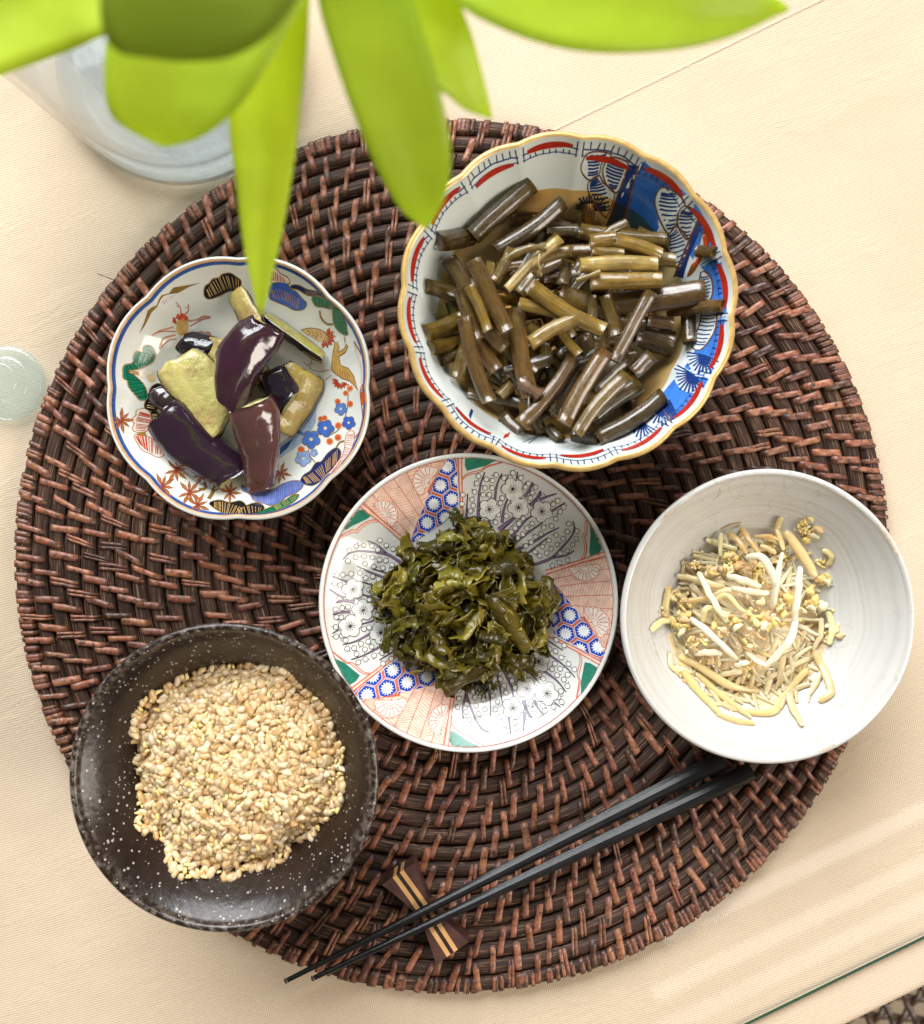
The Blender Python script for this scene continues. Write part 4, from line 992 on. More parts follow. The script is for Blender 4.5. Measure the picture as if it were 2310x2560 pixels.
def eggplant(a, b, za, zb, w, roll, skin='2a1430', flesh='c9bd74', bend=0.0, h=0.75, d=0.3, arch=0.0, taper=(1.0, 1.0), label="", ends=True, curl=0.0):
    A = P(*KE(*a), MT + za); B = P(*KE(*b), MT + zb); wm = w / 2.5278 * S(MT + (za+zb)/2)
    T = (B - A); L = T.length; T.normalize(); side = T.cross(Vector((0, 0, 1))).normalized(); up = side.cross(T).normalized()
    rl = math.radians(roll); seed = a[0]*0.013 + a[1]*0.007
    n = 22; ms = 17; mf = 9; rq = random.Random(int(a[0]*7 + a[1])); sk0, sk1 = rq.uniform(-.38, .38), rq.uniform(-.38, .38)
    def ring(t, scale, arc_only=False):
        s2 = (taper[0]*(1-t) + taper[1]*t) * (1 - 0.20*abs(2*t-1)**5) * (1 + 0.13*n3(t*2.3, seed*3.1))
        c = A.lerp(B, t) + side*(bend*wm*math.sin(math.pi*t)) + Vector((0, 0, arch*wm*math.sin(math.pi*t)))
        r2 = rl + curl*(t-0.5); S1 = side*math.cos(r2) + up*math.sin(r2); U1 = -side*math.sin(r2) + up*math.cos(r2)
        def pt(x, y): return c + S1*(x*wm*s2) + U1*(y*wm*s2) + T*(wm*(sk0*(1-t) + sk1*t)*x + wm*0.16*n3(x*1.6, seed, t*2))
        arc = []
        for j in range(ms):
            ph = math.radians(-96 + 192*j/(ms-1))
            k = scale * (1 + 0.11*n3(t*2.6 + seed, ph*1.3, seed) + 0.035*n3(t*9 + seed, ph*4, seed))
            arc.append(pt(math.sin(ph)*k, h*math.cos(ph)*k))
        if arc_only: return arc
        back = []
        for j in range(1, mf):
            x = 1 - 2*j/mf; back.append(pt(x*scale*0.99, -0.06 - d*(1-x*x)*(1 + 0.35*n3(x*3, t*5, seed))))
        return arc + back
    org = tuple((A + B)/2 - Vector((0, 0, wm*0.5)))
    root = empty("eggplant_piece", org)
    vs = []; m = ms + mf - 1
    for i in range(n): vs += ring(i/(n-1), 0.965)
    fs = grid_faces(n, m, close_v=True)
    for e, r0 in ((0, 0), (1, (n-1)*m)):
        c = sum((Vector(vs[r0+j]) for j in range(m)), Vector())/m + T*(0.05*wm*(1 if e else -1)); vs.append(tuple(c)); ci = len(vs)-1
        for j in range(m): fs.append((ci, r0+j, r0+(j+1) % m) if not e else (ci, r0+(j+1) % m, r0+j))
    mk("flesh", vs, fs, M_flesh, root, org, True, None, lin(flesh))
    vs = []
    for i in range(n):
        t = -0.012 + 1.024*i/(n-1); vs += ring(t, 1.0, True) + list(reversed(ring(t, 0.955, True)))
    fs = grid_faces(n, 2*ms, close_v=True)
    fs += [tuple(reversed(range(2*ms))), tuple((n-1)*2*ms + j for j in range(2*ms))]
    mk("skin", vs, fs, M_skin, root, org, True, None, lin(skin))
    tag(root, label, "eggplant", "simmered eggplant pieces")
DK = '1a0b1c'
eggplant((560,640),(760,700),.009,.010,85,20,DK, label="small dark skinned eggplant piece tucked behind the pale green one")
eggplant((430,960),(600,1090),.010,.012,120,35,DK, label="dark eggplant piece lying under the pale green one")
eggplant((860,640),(930,950),.011,.012,170,185,DK,'c3ad5e',label="seedy yellow eggplant piece below the glossy purple one")
eggplant((880,330),(1010,560),.017,.021,85,150,DK,'c4ad62',label="seedy eggplant piece rising at the far edge of the heap")
eggplant((1080,470),(1440,735),.014,.016,78,-112,DK,'9fa04a',d=.10,h=.8,label="slender eggplant stick with dark skin edge reaching over the plate")
eggplant((1330,830),(1130,1170),.012,.011,150,205,DK,'b09a4c',label="seedy eggplant piece flesh up at the side of the heap")
eggplant((500,760),(790,1190),.019,.017,165,178,DK,'d0c67c',bend=-0.22,d=.22,h=.6,label="pale green eggplant piece lying flesh side up")
eggplant((1090,830),(1230,1030),.018,.017,115,-25,'1a0d22','8f8a44',label="blue-black glossy eggplant piece behind the upright brown one")
eggplant((430,1100),(870,1500),.017,.012,170,8,'251224','a9a058',bend=0.14,h=.78,label="broad dark eggplant piece with crossing slit in its skin")
eggplant((1085,545),(830,1040),.027,.024,150,-4,'341426','b7a85c',bend=0.30,h=.85,arch=.18,label="glossy purple eggplant piece on top of the heap")
eggplant((985,1030),(1045,1560),.026,.013,155,6,'573432','e6e0a4',h=.85,taper=(1.05,.66),bend=-0.12,label="brownish eggplant piece with pale cut end facing up")

# ---------------------------------------------------------------- butterbur stems in broth
KF = crop(980, 310, 2.0222)
def stem_mats():
    t = NT("simmered_stem"); oc = t.n("ShaderNodeObjectInfo").outputs["Color"]
    tc = t.n("ShaderNodeTexCoord").outputs["UV"]; p = t.pos()
    sp = t.n("ShaderNodeMapping"); sp.inputs["Scale"].default_value = (26, 2.2, 1); t.l(tc, sp.inputs["Vector"])
    ad = t.n("ShaderNodeVectorMath", operation='ADD'); t.l(sp.outputs[0], ad.inputs[0])
    rn = t.n("ShaderNodeObjectInfo").outputs["Random"]; cb = t.n("ShaderNodeCombineXYZ"); t.l(t.math('MULTIPLY', rn, 50), cb.inputs[2]); t.l(cb.outputs[0], ad.inputs[1])
    g = t.noise(ad.outputs[0], 1.0, 3, 0.6)
    base = t.mix(1.0, oc, t.ramp(g, [(0.28, (0.48, 0.46, 0.42)), (0.48, (0.88, 0.88, 0.86)), (0.72, (1.32, 1.25, 1.05))]), 'MULTIPLY')
    base = t.mix(t.ramp(t.noise(p, 110, 3), [(0.45, 0.0), (0.75, 0.55)]), base, (0.040, 0.024, 0.008))
    nb = t.bump(g, 0.5, 0.0007); nb = t.bump(t.noise(p, 420, 3), 0.25, 0.0006, nb)
    rg = t.ramp(t.noise(p, 260, 3), [(0.35, 0.16), (0.65, 0.42)])
    return t.done(t.bsdf(base, rg, nb, sss=0.3, sss_r=0.004, spec=0.5, coat=0.8, coat_rough=0.07))
M_stem = stem_mats()
rs = random.Random(12)
ZL = [0.0290, 0.0335, 0.0380, 0.0425, 0.0470, 0.0515]
def fuki_zone(x, y):
    dx, dy = x - d_fuki.cx, y - d_fuki.cy
    if math.hypot(dx, dy) < 0.3*d_fuki.R: return "at its middle"
    a = math.degrees(math.atan2(dy, dx)) % 360
    for lim, nm in ((50, "by the blue pine painting"), (95, "toward the bare cloth"), (165, "toward the glass vase"), (225, "toward the eggplant plate"), (290, "toward the plum blossom plate"), (361, "toward the sprout bowl")):
        if a < lim: return nm
def stem(x1, y1, x2, y2, w, layer, tone='m', flat=0.78, z1=0.0, z2=0.0):
    z = MT + ZL[layer] + rs.uniform(-.0008, .0008)
    A = P(*KF(x1, y1), z + z1); B = P(*KF(x2, y2), z + z2); r = w*0.5/2.0222*S(z)
    def clampz(q, rr):
        zf = d_fuki.zi(q.x, q.y) + rr*0.8
        if q.z < zf: q.z = zf
    clampz(A, r); clampz(B, r)
    T = B - A; L = T.length; T.normalize(); side = T.cross(Vector((0, 0, 1))).normalized(); up = side.cross(T)
    n = max(6, int(L/0.003)); m = 22; vs = []; uvs = []; ph0 = rs.uniform(0, 6.28); bend = rs.uniform(-0.05, 0.05)*L; nr = rs.choice((6, 7, 8)); sd = rs.uniform(0, 50)
    tp0, tp1 = rs.uniform(0.92, 1.05), rs.uniform(0.92, 1.05)
    for i in range(n):
        t = i/(n-1); c = A.lerp(B, t) + side*(bend*math.sin(math.pi*t)) + side*(r*0.10*n3(t*4, sd)) + up*(r*0.08*n3(t*4, sd+9))
        for j in range(m):
            a = 2*math.pi*j/m; rr = r*(tp0*(1-t)+tp1*t)*(1 + 0.055*math.cos(nr*a + ph0) + 0.05*n3(t*5, math.cos(a)*1.5+sd, math.sin(a)*1.5))
            vs.append(c + side*(rr*math.cos(a)) + up*(rr*flat*math.sin(a)))
    fs = [tuple(reversed(q)) for q in grid_faces(n, m, close_v=True)]
    for e in (0, 1):       # cut ends, slightly recessed pith
        r0 = 0 if e == 0 else (n-1)*m; c = sum((vs[r0+j] for j in range(m)), Vector())/m; o = len(vs)
        for j in range(m): vs.append(c + (vs[r0+j]-c)*0.55 + T*(0.0006*(1 if e == 0 else -1)))
        vs.append(c + T*(0.0012*(1 if e == 0 else -1)))
        for j in range(m):
            q = (r0+j, r0+(j+1) % m, o+(j+1) % m, o+j); fs.append(q if e == 0 else tuple(reversed(q)))
            q = (o+j, o+(j+1) % m, o+m); fs.append(q if e == 0 else tuple(reversed(q)))
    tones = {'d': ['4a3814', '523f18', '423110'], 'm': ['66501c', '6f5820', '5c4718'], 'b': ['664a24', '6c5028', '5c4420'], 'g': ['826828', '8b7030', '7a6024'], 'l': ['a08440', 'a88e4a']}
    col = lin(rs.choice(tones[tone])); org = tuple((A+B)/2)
    me = mesh(vs, fs, M_stem, True, org, None, "butterbur_stem")
    uv = me.uv_layers.new(name="UVMap"); co = []
    for poly in me.polygons:
        js = [me.loops[li].vertex_index for li in poly.loop_indices]
        wrap = any(v < n*m and v % m == m-1 for v in js)
        for v in js:
            if v < n*m:
                j = v % m; j = m if (wrap and j == 0) else j
                co += [j/m, (v//m)/(n-1)*L/0.02]
            else: co += [0.5, 0.5]
    uv.data.foreach_set("uv", co)
    o = obj("butterbur_stem", me, None, org, col)
    tn = {'d': "dark olive brown", 'm': "olive brown", 'b': "greyish brown", 'g': "golden brown", 'l': "pale yellow"}[tone]
    sz = "short" if L < 0.019 else ("long" if L > 0.034 else ""); th_ = "thick " if w > 92 else ("thin " if w < 60 else "")
    ly = ("sunk in the broth", "half sunk in the broth", "in the pile", "in the pile", "on top of the pile", "on top of the pile")[layer]
    nm = f"{sz} {th_}{tn} butterbur stem {ly} {fuki_zone(*org[:2])}".strip().replace("  ", " ")
    tag(o, nm, "stem", "simmered butterbur stems in the scalloped bowl")
for k in range(44):       # half sunk filling
    a = rs.uniform(0, 6.28); rr = 430*math.sqrt(rs.random()); x, y = 830 + rr*math.cos(a)*1.15, 1010 + rr*math.sin(a)*0.95; b = rs.uniform(0, 3.14); l = rs.uniform(70, 150)
    if x > 1240 and 1050 < y < 1400: continue
    stem(x-l*math.cos(b), y-l*math.sin(b), x+l*math.cos(b), y+l*math.sin(b), rs.uniform(60, 84), rs.choice((1, 1, 2, 2)), rs.choice('ddmmb'))
for k in range(34):       # submerged layer
    a = rs.uniform(0, 6.28); rr = 500*math.sqrt(rs.random()); x, y = 850 + rr*math.cos(a)*1.05, 980 + rr*math.sin(a)*0.95; b = rs.uniform(0, 3.14); l = rs.uniform(110, 190)
    if x > 1240 and 1050 < y < 1400: continue
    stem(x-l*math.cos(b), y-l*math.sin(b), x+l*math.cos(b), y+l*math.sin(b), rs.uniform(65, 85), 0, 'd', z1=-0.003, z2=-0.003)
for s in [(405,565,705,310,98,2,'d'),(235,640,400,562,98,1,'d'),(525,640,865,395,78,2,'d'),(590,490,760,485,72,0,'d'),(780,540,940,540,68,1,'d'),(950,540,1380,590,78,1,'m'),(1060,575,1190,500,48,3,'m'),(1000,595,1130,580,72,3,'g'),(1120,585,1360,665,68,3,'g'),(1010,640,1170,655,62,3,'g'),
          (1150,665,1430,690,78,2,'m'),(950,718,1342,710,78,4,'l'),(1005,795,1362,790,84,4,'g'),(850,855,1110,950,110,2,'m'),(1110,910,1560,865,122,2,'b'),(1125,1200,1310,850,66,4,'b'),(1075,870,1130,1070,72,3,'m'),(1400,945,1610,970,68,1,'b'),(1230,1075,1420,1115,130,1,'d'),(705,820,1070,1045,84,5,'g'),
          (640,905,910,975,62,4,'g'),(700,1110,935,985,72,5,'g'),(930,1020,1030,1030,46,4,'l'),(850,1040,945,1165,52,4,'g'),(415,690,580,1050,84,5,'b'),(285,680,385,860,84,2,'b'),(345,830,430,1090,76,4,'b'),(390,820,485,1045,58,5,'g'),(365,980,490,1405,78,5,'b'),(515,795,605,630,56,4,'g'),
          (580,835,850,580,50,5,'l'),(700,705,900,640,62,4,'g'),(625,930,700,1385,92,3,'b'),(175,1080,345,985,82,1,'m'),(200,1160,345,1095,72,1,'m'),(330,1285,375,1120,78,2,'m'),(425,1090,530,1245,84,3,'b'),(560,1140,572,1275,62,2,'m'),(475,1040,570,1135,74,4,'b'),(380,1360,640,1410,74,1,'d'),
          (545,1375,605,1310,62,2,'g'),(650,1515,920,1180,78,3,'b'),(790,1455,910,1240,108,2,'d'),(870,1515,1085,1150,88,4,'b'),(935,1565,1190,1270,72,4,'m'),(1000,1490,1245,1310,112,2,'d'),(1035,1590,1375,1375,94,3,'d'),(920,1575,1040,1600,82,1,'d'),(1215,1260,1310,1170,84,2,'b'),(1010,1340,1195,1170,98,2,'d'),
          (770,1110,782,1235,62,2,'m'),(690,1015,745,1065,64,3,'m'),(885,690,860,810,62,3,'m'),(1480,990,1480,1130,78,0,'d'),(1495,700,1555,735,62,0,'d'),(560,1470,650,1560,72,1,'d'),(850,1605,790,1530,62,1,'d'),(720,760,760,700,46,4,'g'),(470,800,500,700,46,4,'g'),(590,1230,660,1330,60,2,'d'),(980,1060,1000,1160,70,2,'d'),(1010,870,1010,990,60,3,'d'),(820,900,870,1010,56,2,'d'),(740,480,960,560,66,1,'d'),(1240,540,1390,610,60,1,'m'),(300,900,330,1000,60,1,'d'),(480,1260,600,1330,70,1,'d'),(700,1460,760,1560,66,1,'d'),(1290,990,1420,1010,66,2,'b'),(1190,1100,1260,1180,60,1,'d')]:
    stem(*s)
# frayed soft strips of boiled peel
def peel(pts, w, z, col, label):
    q = spl([(*KF(x, y), zz) for x, y, zz in pts], 6); vs = []; rn = random.Random(int(pts[0][0]))
    for i, (x, y, zz) in enumerate(q):
        c = P(x, y, MT + z + zz); a = q[max(i-1, 0)]; b = q[min(i+1, len(q)-1)]; t = P(b[0], b[1], 0) - P(a[0], a[1], 0); t.normalize(); sd = t.cross(Vector((0, 0, 1)))
        ww = w/2.0222*S(z)*0.5*(0.75 + 0.5*n3(i*0.5, w)); 
        for k, (o, hz_) in enumerate(((-1, -.0004), (-.5, .0009), (0, .0014), (.5, .0009), (1, -.0004), (0, -.0006))):
            vs.append(c + sd*(o*ww) + Vector((0, 0, hz_ + 0.0006*n3(i*0.9, k*1.1, w))))
    o = mk("peel_shred", vs, grid_faces(len(q), 6, close_v=True), M_stem, None, tuple(P(q[0][0], q[0][1], MT+z)), True, None, lin(col))
    tag(o, label, "peel", "soft shreds of butterbur peel")
peel([(530,770,0),(580,680,.002),(680,630,.003),(780,620,.002)], 55, .052, '7d6a3c', "soft olive shred of peel draped over the stems")
peel([(745,660,0),(740,700,.001),(755,770,-.002)], 16, .055, 'c8b478', "thin pale fibre hanging from the top stem")
peel([(640,1290,0),(690,1330,.001),(750,1370,0)], 90, .046, '6b5340', "frayed brown shred of peel at the end of a stem")
peel([(690,1380,0),(690,1440,-.002)], 14, .045, 'c9c0a8', "thin whitish thread of peel hanging below the frayed one")
peel([(930,790,0),(990,770,.001),(1050,745,.001)], 34, .050, 'a89460', "frayed pale peel at the end of the golden stems")
peel([(540,1500,0),(700,1570,-.001),(850,1600,0)], 60, .033, '33281a', "dark limp peel lying at the broth's edge")
# broth
def broth():
    zb = MT + 0.0325; n = 96; vs = []; rings = 8
    R0 = float(np.interp(zb, d_fuki.pz, d_fuki.pr)) + 0.0006
    for i in range(rings+1):
        for j in range(n):
            th = 2*math.pi*j/n; r = R0*i/rings; z = zb + (0.0006 if i == rings else 0)
            vs.append((d_fuki.cx + r*math.cos(th), d_fuki.cy + r*math.sin(th), z + 0.00025*n3(r*60*math.cos(th), r*60*math.sin(th), 2)))
    fs = [tuple(reversed(q)) for q in grid_faces(rings+1, n, close_v=True)]
    t = NT("amber_broth"); p = t.pos()
    tr = t.n("ShaderNodeBsdfTransparent"); tr.inputs[0].default_value = (0.80, 0.58, 0.30, 1)
    t.l(t.ramp(t.noise(p, 40, 3), [(0.3, (0.92, 0.64, 0.32)), (0.7, (0.97, 0.83, 0.58))]), tr.inputs[0])
    gl = t.n("ShaderNodeBsdfGlossy"); gl.inputs["Roughness"].default_value = 0.03
    nb = t.bump(t.noise(p, 70, 2), 0.15, 0.002); t.l(nb, gl.inputs["Normal"])
    mx = t.n("ShaderNodeMixShader"); t.l(t.schlick(1.34), mx.inputs[0]); t.l(tr.outputs[0], mx.inputs[1]); t.l(gl.outputs[0], mx.inputs[2])
    o = mk("broth", vs, fs, t.done(mx), None, (d_fuki.cx, d_fuki.cy, zb))
    tag(o, "clear amber cooking broth standing in the scalloped bowl", "broth")
broth()

# ---------------------------------------------------------------- pickled greens
def greens():
    rnd = random.Random(31); KG = crop(920, 1250, 3.64)
    t = NT("pickled_leaf"); p = t.pos(); oc = t.n("ShaderNodeObjectInfo").outputs["Color"]
    base = t.mix(t.ramp(t.noise(p, 150, 4), [(0.42, 0.0), (0.74, 0.6)]), oc, (0.060, 0.046, 0.008))
    base = t.mix(t.ramp(t.noise(p, 420, 3), [(0.55, 0.0), (0.8, 0.4)]), base, (0.30, 0.24, 0.04))
    nb = t.bump(t.noise(p, 330, 4), 0.55, 0.0012)
    pb = t.bsdf(base, 0.22, nb, spec=0.55, coat=0.4, coat_rough=0.1)
    tl = t.n("ShaderNodeBsdfTranslucent"); t.l(base, tl.inputs[0])
    mx = t.n("ShaderNodeMixShader"); mx.inputs[0].default_value = 0.35; t.l(pb.outputs[0], mx.inputs[1]); t.l(tl.outputs[0], mx.inputs[2])
    M = t.done(mx)
    z0 = d_green.zi(d_green.cx, d_green.cy)
    outl = [(770,90),(860,60),(900,190),(1030,160),(1160,250),(1300,330),(1320,450),(1480,530),(1580,680),(1640,860),(1700,1120),(1620,1360),(1500,1480),(1420,1560),(1260,1680),(1110,1800),(960,1680),(730,1770),(660,1640),(520,1520),(400,1420),(170,1410),(150,1130),(60,820),(90,730),(270,680),(290,480),(440,400),(560,250),(680,200)]
    pts = [P(*KG(*q), z0 + 0.006) for q in outl]; cx = sum(q.x for q in pts)/len(pts); cy = sum(q.y for q in pts)/len(pts)
    pol = sorted((math.atan2(q.y-cy, q.x-cx), math.hypot(q.x-cx, q.y-cy)) for q in pts)
    pa = np.array([pol[-1][0]-2*math.pi] + [q[0] for q in pol] + [pol[0][0]+2*math.pi]); pr_ = np.array([pol[-1][1]] + [q[1] for q in pol] + [pol[0][1]])
    rad = lambda th: float(np.interp(th, pa, pr_))
    root = empty("pickled_greens_heap", (cx, cy, z0)); org = (cx, cy, z0)
    def top(x, y):
        f = math.hypot(x-cx, y-cy)/rad(math.atan2(y-cy, x-cx)); return z0 + 0.003 + 0.017*max(0, 1 - f**2)**0.8 + 0.004*n3(x*70, y*70, 2)
    # packed heart of the heap
    vs = []; n, m = 60, 16
    for i in range(m):
        f = (i+0.1)/m*0.86
        for j in range(n):
            th = -math.pi + 2*math.pi*j/n; r = rad(th)*f; x, y = cx + r*math.cos(th), cy + r*math.sin(th)
            vs.append((x, y, max(d_green.zi(x, y) + 0.0004, top(x, y) - 0.005 + 0.002*n3(x*300, y*300) - 0.006*max(0, f-0.7)/0.2)))
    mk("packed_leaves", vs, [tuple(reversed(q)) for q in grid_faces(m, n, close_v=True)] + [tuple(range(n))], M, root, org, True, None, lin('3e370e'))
    cols = ['80701c', '8e7e24', '6a6014', 'a29432', '84741e', '5c5414', '70601c', 'b0a040', '94842a', '5a5016']
    def leaf(x, y, z, L, w, yaw, pitch, roll, curl, col, ruff=1.0):
        nl, nw = 15, 6; vs = []; sd = rnd.uniform(0, 99); twist = rnd.uniform(-0.9, 0.9)*ruff; bnd = rnd.uniform(-0.9, 0.9)*ruff
        R = Matrix.Rotation(yaw, 3, 'Z') @ Matrix.Rotation(pitch, 3, 'Y') @ Matrix.Rotation(roll, 3, 'X')
        for i in range(nl):
            t = i/(nl-1); u = (t-0.5)*L
            wi = w*(0.75 + 0.35*math.sin(math.pi*t) + 0.22*n3(t*4, sd))
            for j in range(nw):
                q = j/(nw-1)*2 - 1; yy = q*wi*0.5*(1 + 0.25*n3(t*7, q*2 + sd))
                zz = curl*(yy*yy)/w*2.2 + ruff*0.0030*n3(t*6 + sd, q*1.8, 3) + ruff*0.0022*abs(q)*n3(t*13, sd + q, 8)
                a = twist*(t-0.5)*2; y2 = yy*math.cos(a) - zz*math.sin(a); z2 = yy*math.sin(a) + zz*math.cos(a)
                z2 += -curl*0.4*u*u/L*2; x2 = u; y2 += bnd*u*u/L
                v = R @ Vector((x2, y2, z2)) + Vector((x, y, z)); v.z = max(v.z, d_green.zi(v.x, v.y) + 0.0003)
                vs.append(v)
        o = mk("leaf_shred", vs, grid_faces(nl, nw), M, root, org, True, None, lin(col))
        sm = o.modifiers.new("thick", 'SOLIDIFY'); sm.thickness = 0.00035
    for k in range(150):
        th = rnd.uniform(-math.pi, math.pi); f = math.sqrt(rnd.random())*0.93; r = rad(th)*f; x, y = cx + r*math.cos(th), cy + r*math.sin(th)
        L = rnd.uniform(0.011, 0.022); w = rnd.uniform(0.0045, 0.0105)
        if f > 0.72: L *= 0.85; w *= 0.8
        leaf(x, y, top(x, y) + rnd.uniform(-0.003, 0.0015), L, w, rnd.uniform(0, 6.28), rnd.gauss(0, 0.4), rnd.gauss(0, 0.75), rnd.uniform(-1.3, 1.3), rnd.choice(cols))
    def at(x, y): q = P(*KG(x, y), z0 + 0.012); return q.x, q.y
    def feat(a, b, w, col, dz=0.002, roll=0.0, ruff=0.5, curl=0.3):
        xa, ya = at(*a); xb, yb = at(*b); x, y = (xa+xb)/2, (ya+yb)/2
        leaf(x, y, top(x, y) + dz + 0.002, math.hypot(xb-xa, yb-ya)*1.05, w/3.64*S(z0+.012), math.atan2(yb-ya, xb-xa), 0, roll, curl, col, ruff)
    feat((1100,860),(1430,1330),170,'6b5c1e',.004,.15,.35,-.5); feat((690,1690),(1150,1450),180,'5c4e18',.004,.1,.4,-.4); feat((620,780),(880,740),110,'a9a040',.006,.3,.5,-1.0)
    feat((660,660),(850,700),130,'98902e',.005,.2,.3,-1.4); feat((640,1180),(760,1580),170,'575020',.003,-.2,.4,-.5); feat((1330,770),(1590,760),60,'85762e',.004,.3,.3,.2)
    feat((1590,760),(1620,990),60,'7d6f2a',.004,.3,.3,.2); feat((1120,860),(1330,780),50,'7d6f2a',.006,.6,.3,.2); feat((330,780),(470,560),70,'7c7828',.004,.4,.7,.8)
    feat((220,1120),(560,1040),100,'7a7426',.004,.2,.7,.6); feat((150,1400),(180,1130),60,'5c5a1c',.002,0,.4,.4); feat((40,1110),(250,1090),36,'7a7430',.002,0,.6,.6)
    feat((1080,640),(1340,640),150,'4e4626',.005,.3,.6,-.9); feat((460,440),(760,440),120,'4c461c',.004,.2,.7,-.8); feat((950,330),(1150,320),140,'6c6420',.004,.2,.6,-.5)
    feat((640,360),(860,340),80,'8f8a30',.005,.4,.6,-.9); feat((760,90),(850,220),110,'56521c',.0,.1,.5,.3); feat((900,180),(1030,180),60,'34301a',.001,.1,.5,.3)
    feat((1010,1200),(1220,1280),110,'4a4020',.005,.2,.5,-1.2); feat((1240,1440),(1500,1480),120,'665a1c',.002,.1,.7,.4); feat((1540,1200),(1580,1350),130,'5e5218',.001,.1,.5,-.3)
    feat((1030,1620),(1130,1540),60,'84742c',.005,.2,.3,-.5); feat((960,1640),(1080,1760),130,'2c2c12',.001,.1,.6,.5); feat((330,460),(430,500),120,'6a5c1e',.001,.1,.5,.5)
    tag(root, "heap of chopped olive green pickled leaves on the plum blossom plate", "pickles")
greens()

# ---------------------------------------------------------------- bean sprout salad
def sprouts():
    rnd = random.Random(17); KW = crop(1600, 1270, 3.5)
    t = NT("bean_sprout_flesh"); p = t.pos(); oc = t.n("ShaderNodeObjectInfo").outputs["Color"]
    base = t.mix(t.ramp(t.noise(p, 120, 3), [(0.48, 0.0), (0.78, 0.45)]), oc, (0.66, 0.49, 0.24))
    M = t.done(t.bsdf(base, 0.3, t.bump(t.noise(p, 400, 3), 0.25, 0.0005), sss=0.5, sss_r=0.005, coat=0.3, coat_rough=0.12))
    zf = d_white.zi(d_white.cx, d_white.cy)
    def spr_zone(x, y):
        dx, dy = x - d_white.cx, y - d_white.cy; r = math.hypot(dx, dy)
        if r < 0.2*d_white.R: return "at the middle"
        a = math.degrees(math.atan2(dy, dx)) % 360
        nm = ("facing the bare cloth", "facing the placemat's rim", "facing the deep scalloped bowl", "facing the plum blossom plate", "facing the brocade panel", "facing the rice bowl", "facing the chopstick ends", "facing the glass edge")[int(((a + 22.5) % 360)//45)]
        return nm + (", outermost" if r > 0.5*d_white.R else "")
    def sprout(pts, w, z, col, label, tip=None):
        """pts: crop pixel polyline; z list of heights above the bowl floor"""
        q = spl([(*KW(x, y), zz) for (x, y), zz in zip(pts, z)], 7); n = len(q); m = 9; vs = []; sd = rnd.uniform(0, 99)
        for i, (x, y, zz) in enumerate(q):
            t_ = i/(n-1); c = P(x, y, zf + zz); a = q[max(i-1, 0)]; b = q[min(i+1, n-1)]
            c.z = max(c.z, d_white.zi(c.x, c.y) + w/3.5*S(zf)*0.4)
            T = P(b[0], b[1], zf + b[2]) - P(a[0], a[1], zf + a[2]); T.normalize(); sd_ = T.cross(Vector((0, 0, 1))).normalized(); up = sd_.cross(T)
            k = w/3.5*S(zf+zz)*0.35*(0.80 + 0.26*math.sin(math.pi*min(1, t_*1.1)) + 0.24*n3(t_*5, sd)); c = c + sd_*(0.35*k*n3(t_*6, sd+20))
            if i == 0 or i == n-1: k *= 0.55
            if tip and t_ > 0.75: k *= 1 - 0.75*(t_-0.75)/0.25
            for j in range(m):
                ph = 2*math.pi*j/m; vs.append(c + sd_*(k*math.cos(ph)) + up*(0.62*k*math.sin(ph)*(1 + 0.3*n3(t_*9, ph, sd))))
        fs = [tuple(reversed(f)) for f in grid_faces(n, m, close_v=True)] + [tuple(range(m)), tuple(reversed([(n-1)*m + j for j in range(m)]))]
        o = mk("bean_sprout", vs, fs, M, None, tuple(P(*KW(*pts[0]), zf)), True, None, lin(col))
        mid = P(*KW(*pts[len(pts)//2]), zf); (xa, ya), (xm, ym), (xb, yb) = pts[0], pts[len(pts)//2], pts[-1]
        ln = math.hypot(xb-xa, yb-ya); bn = abs((xb-xa)*(ym-ya) - (yb-ya)*(xm-xa))/max(ln, 1)
        label = ("curved " if bn > 32 else "") + ("short " if ln < 320 else ("long " if ln > 450 else "")) + label
        tag(o, f"{label} {spr_zone(mid.x, mid.y)}", "bean sprout", "bean sprouts in the white bowl")
    WHITE = "thick whitish bean sprout on top of the salad"; TAN = "tan bean sprout in the salad"; YEL = "yellowish bean sprout in the salad"; THIN = "thin tan bean sprout in the salad"
    h = lambda a, b: [a, (a+b)/2, b]
    # lower bed of sprouts
    outl = [(170,760),(420,400),(700,200),(1000,210),(1250,200),(1450,200),(1620,480),(1620,800),(1680,1050),(1660,1300),(1600,1560),(1300,1800),(950,1800),(650,1740),(400,1400),(200,1300),(170,1000)]
    cx, cy = 930, 960
    for k in range(290):
        a = rnd.uniform(0, 6.28); f = math.sqrt(rnd.random()); x, y = cx + 660*f*math.cos(a), cy + (740 if math.sin(a) > 0 else 640)*f*math.sin(a)
        b = rnd.gauss(0.7, 0.7); l = rnd.uniform(130, 260); bd = rnd.uniform(-60, 60)
        z = 0.004 + 0.010*(1 - f**1.5) + rnd.uniform(-.001, .0015)
        pt = [(x - l*math.cos(b), y - l*math.sin(b)), (x - bd*math.sin(b), y + bd*math.cos(b)), (x + l*math.cos(b), y + l*math.sin(b))]
        if max(math.hypot(u-cx, (v-cy)*0.9) for u, v in pt) > rnd.uniform(640, 800): continue
        col = rnd.choice(['e6d2a4', 'e8d6aa', 'dcc090', 'ecdeb8', 'e8dcae', 'd8bc88', 'eee2c0'])
        ww = rnd.uniform(34, 62); sprout(pt, ww, [z-.001, z, z-.001], col, (TAN if ww > 44 else THIN) if f < 0.75 else YEL)
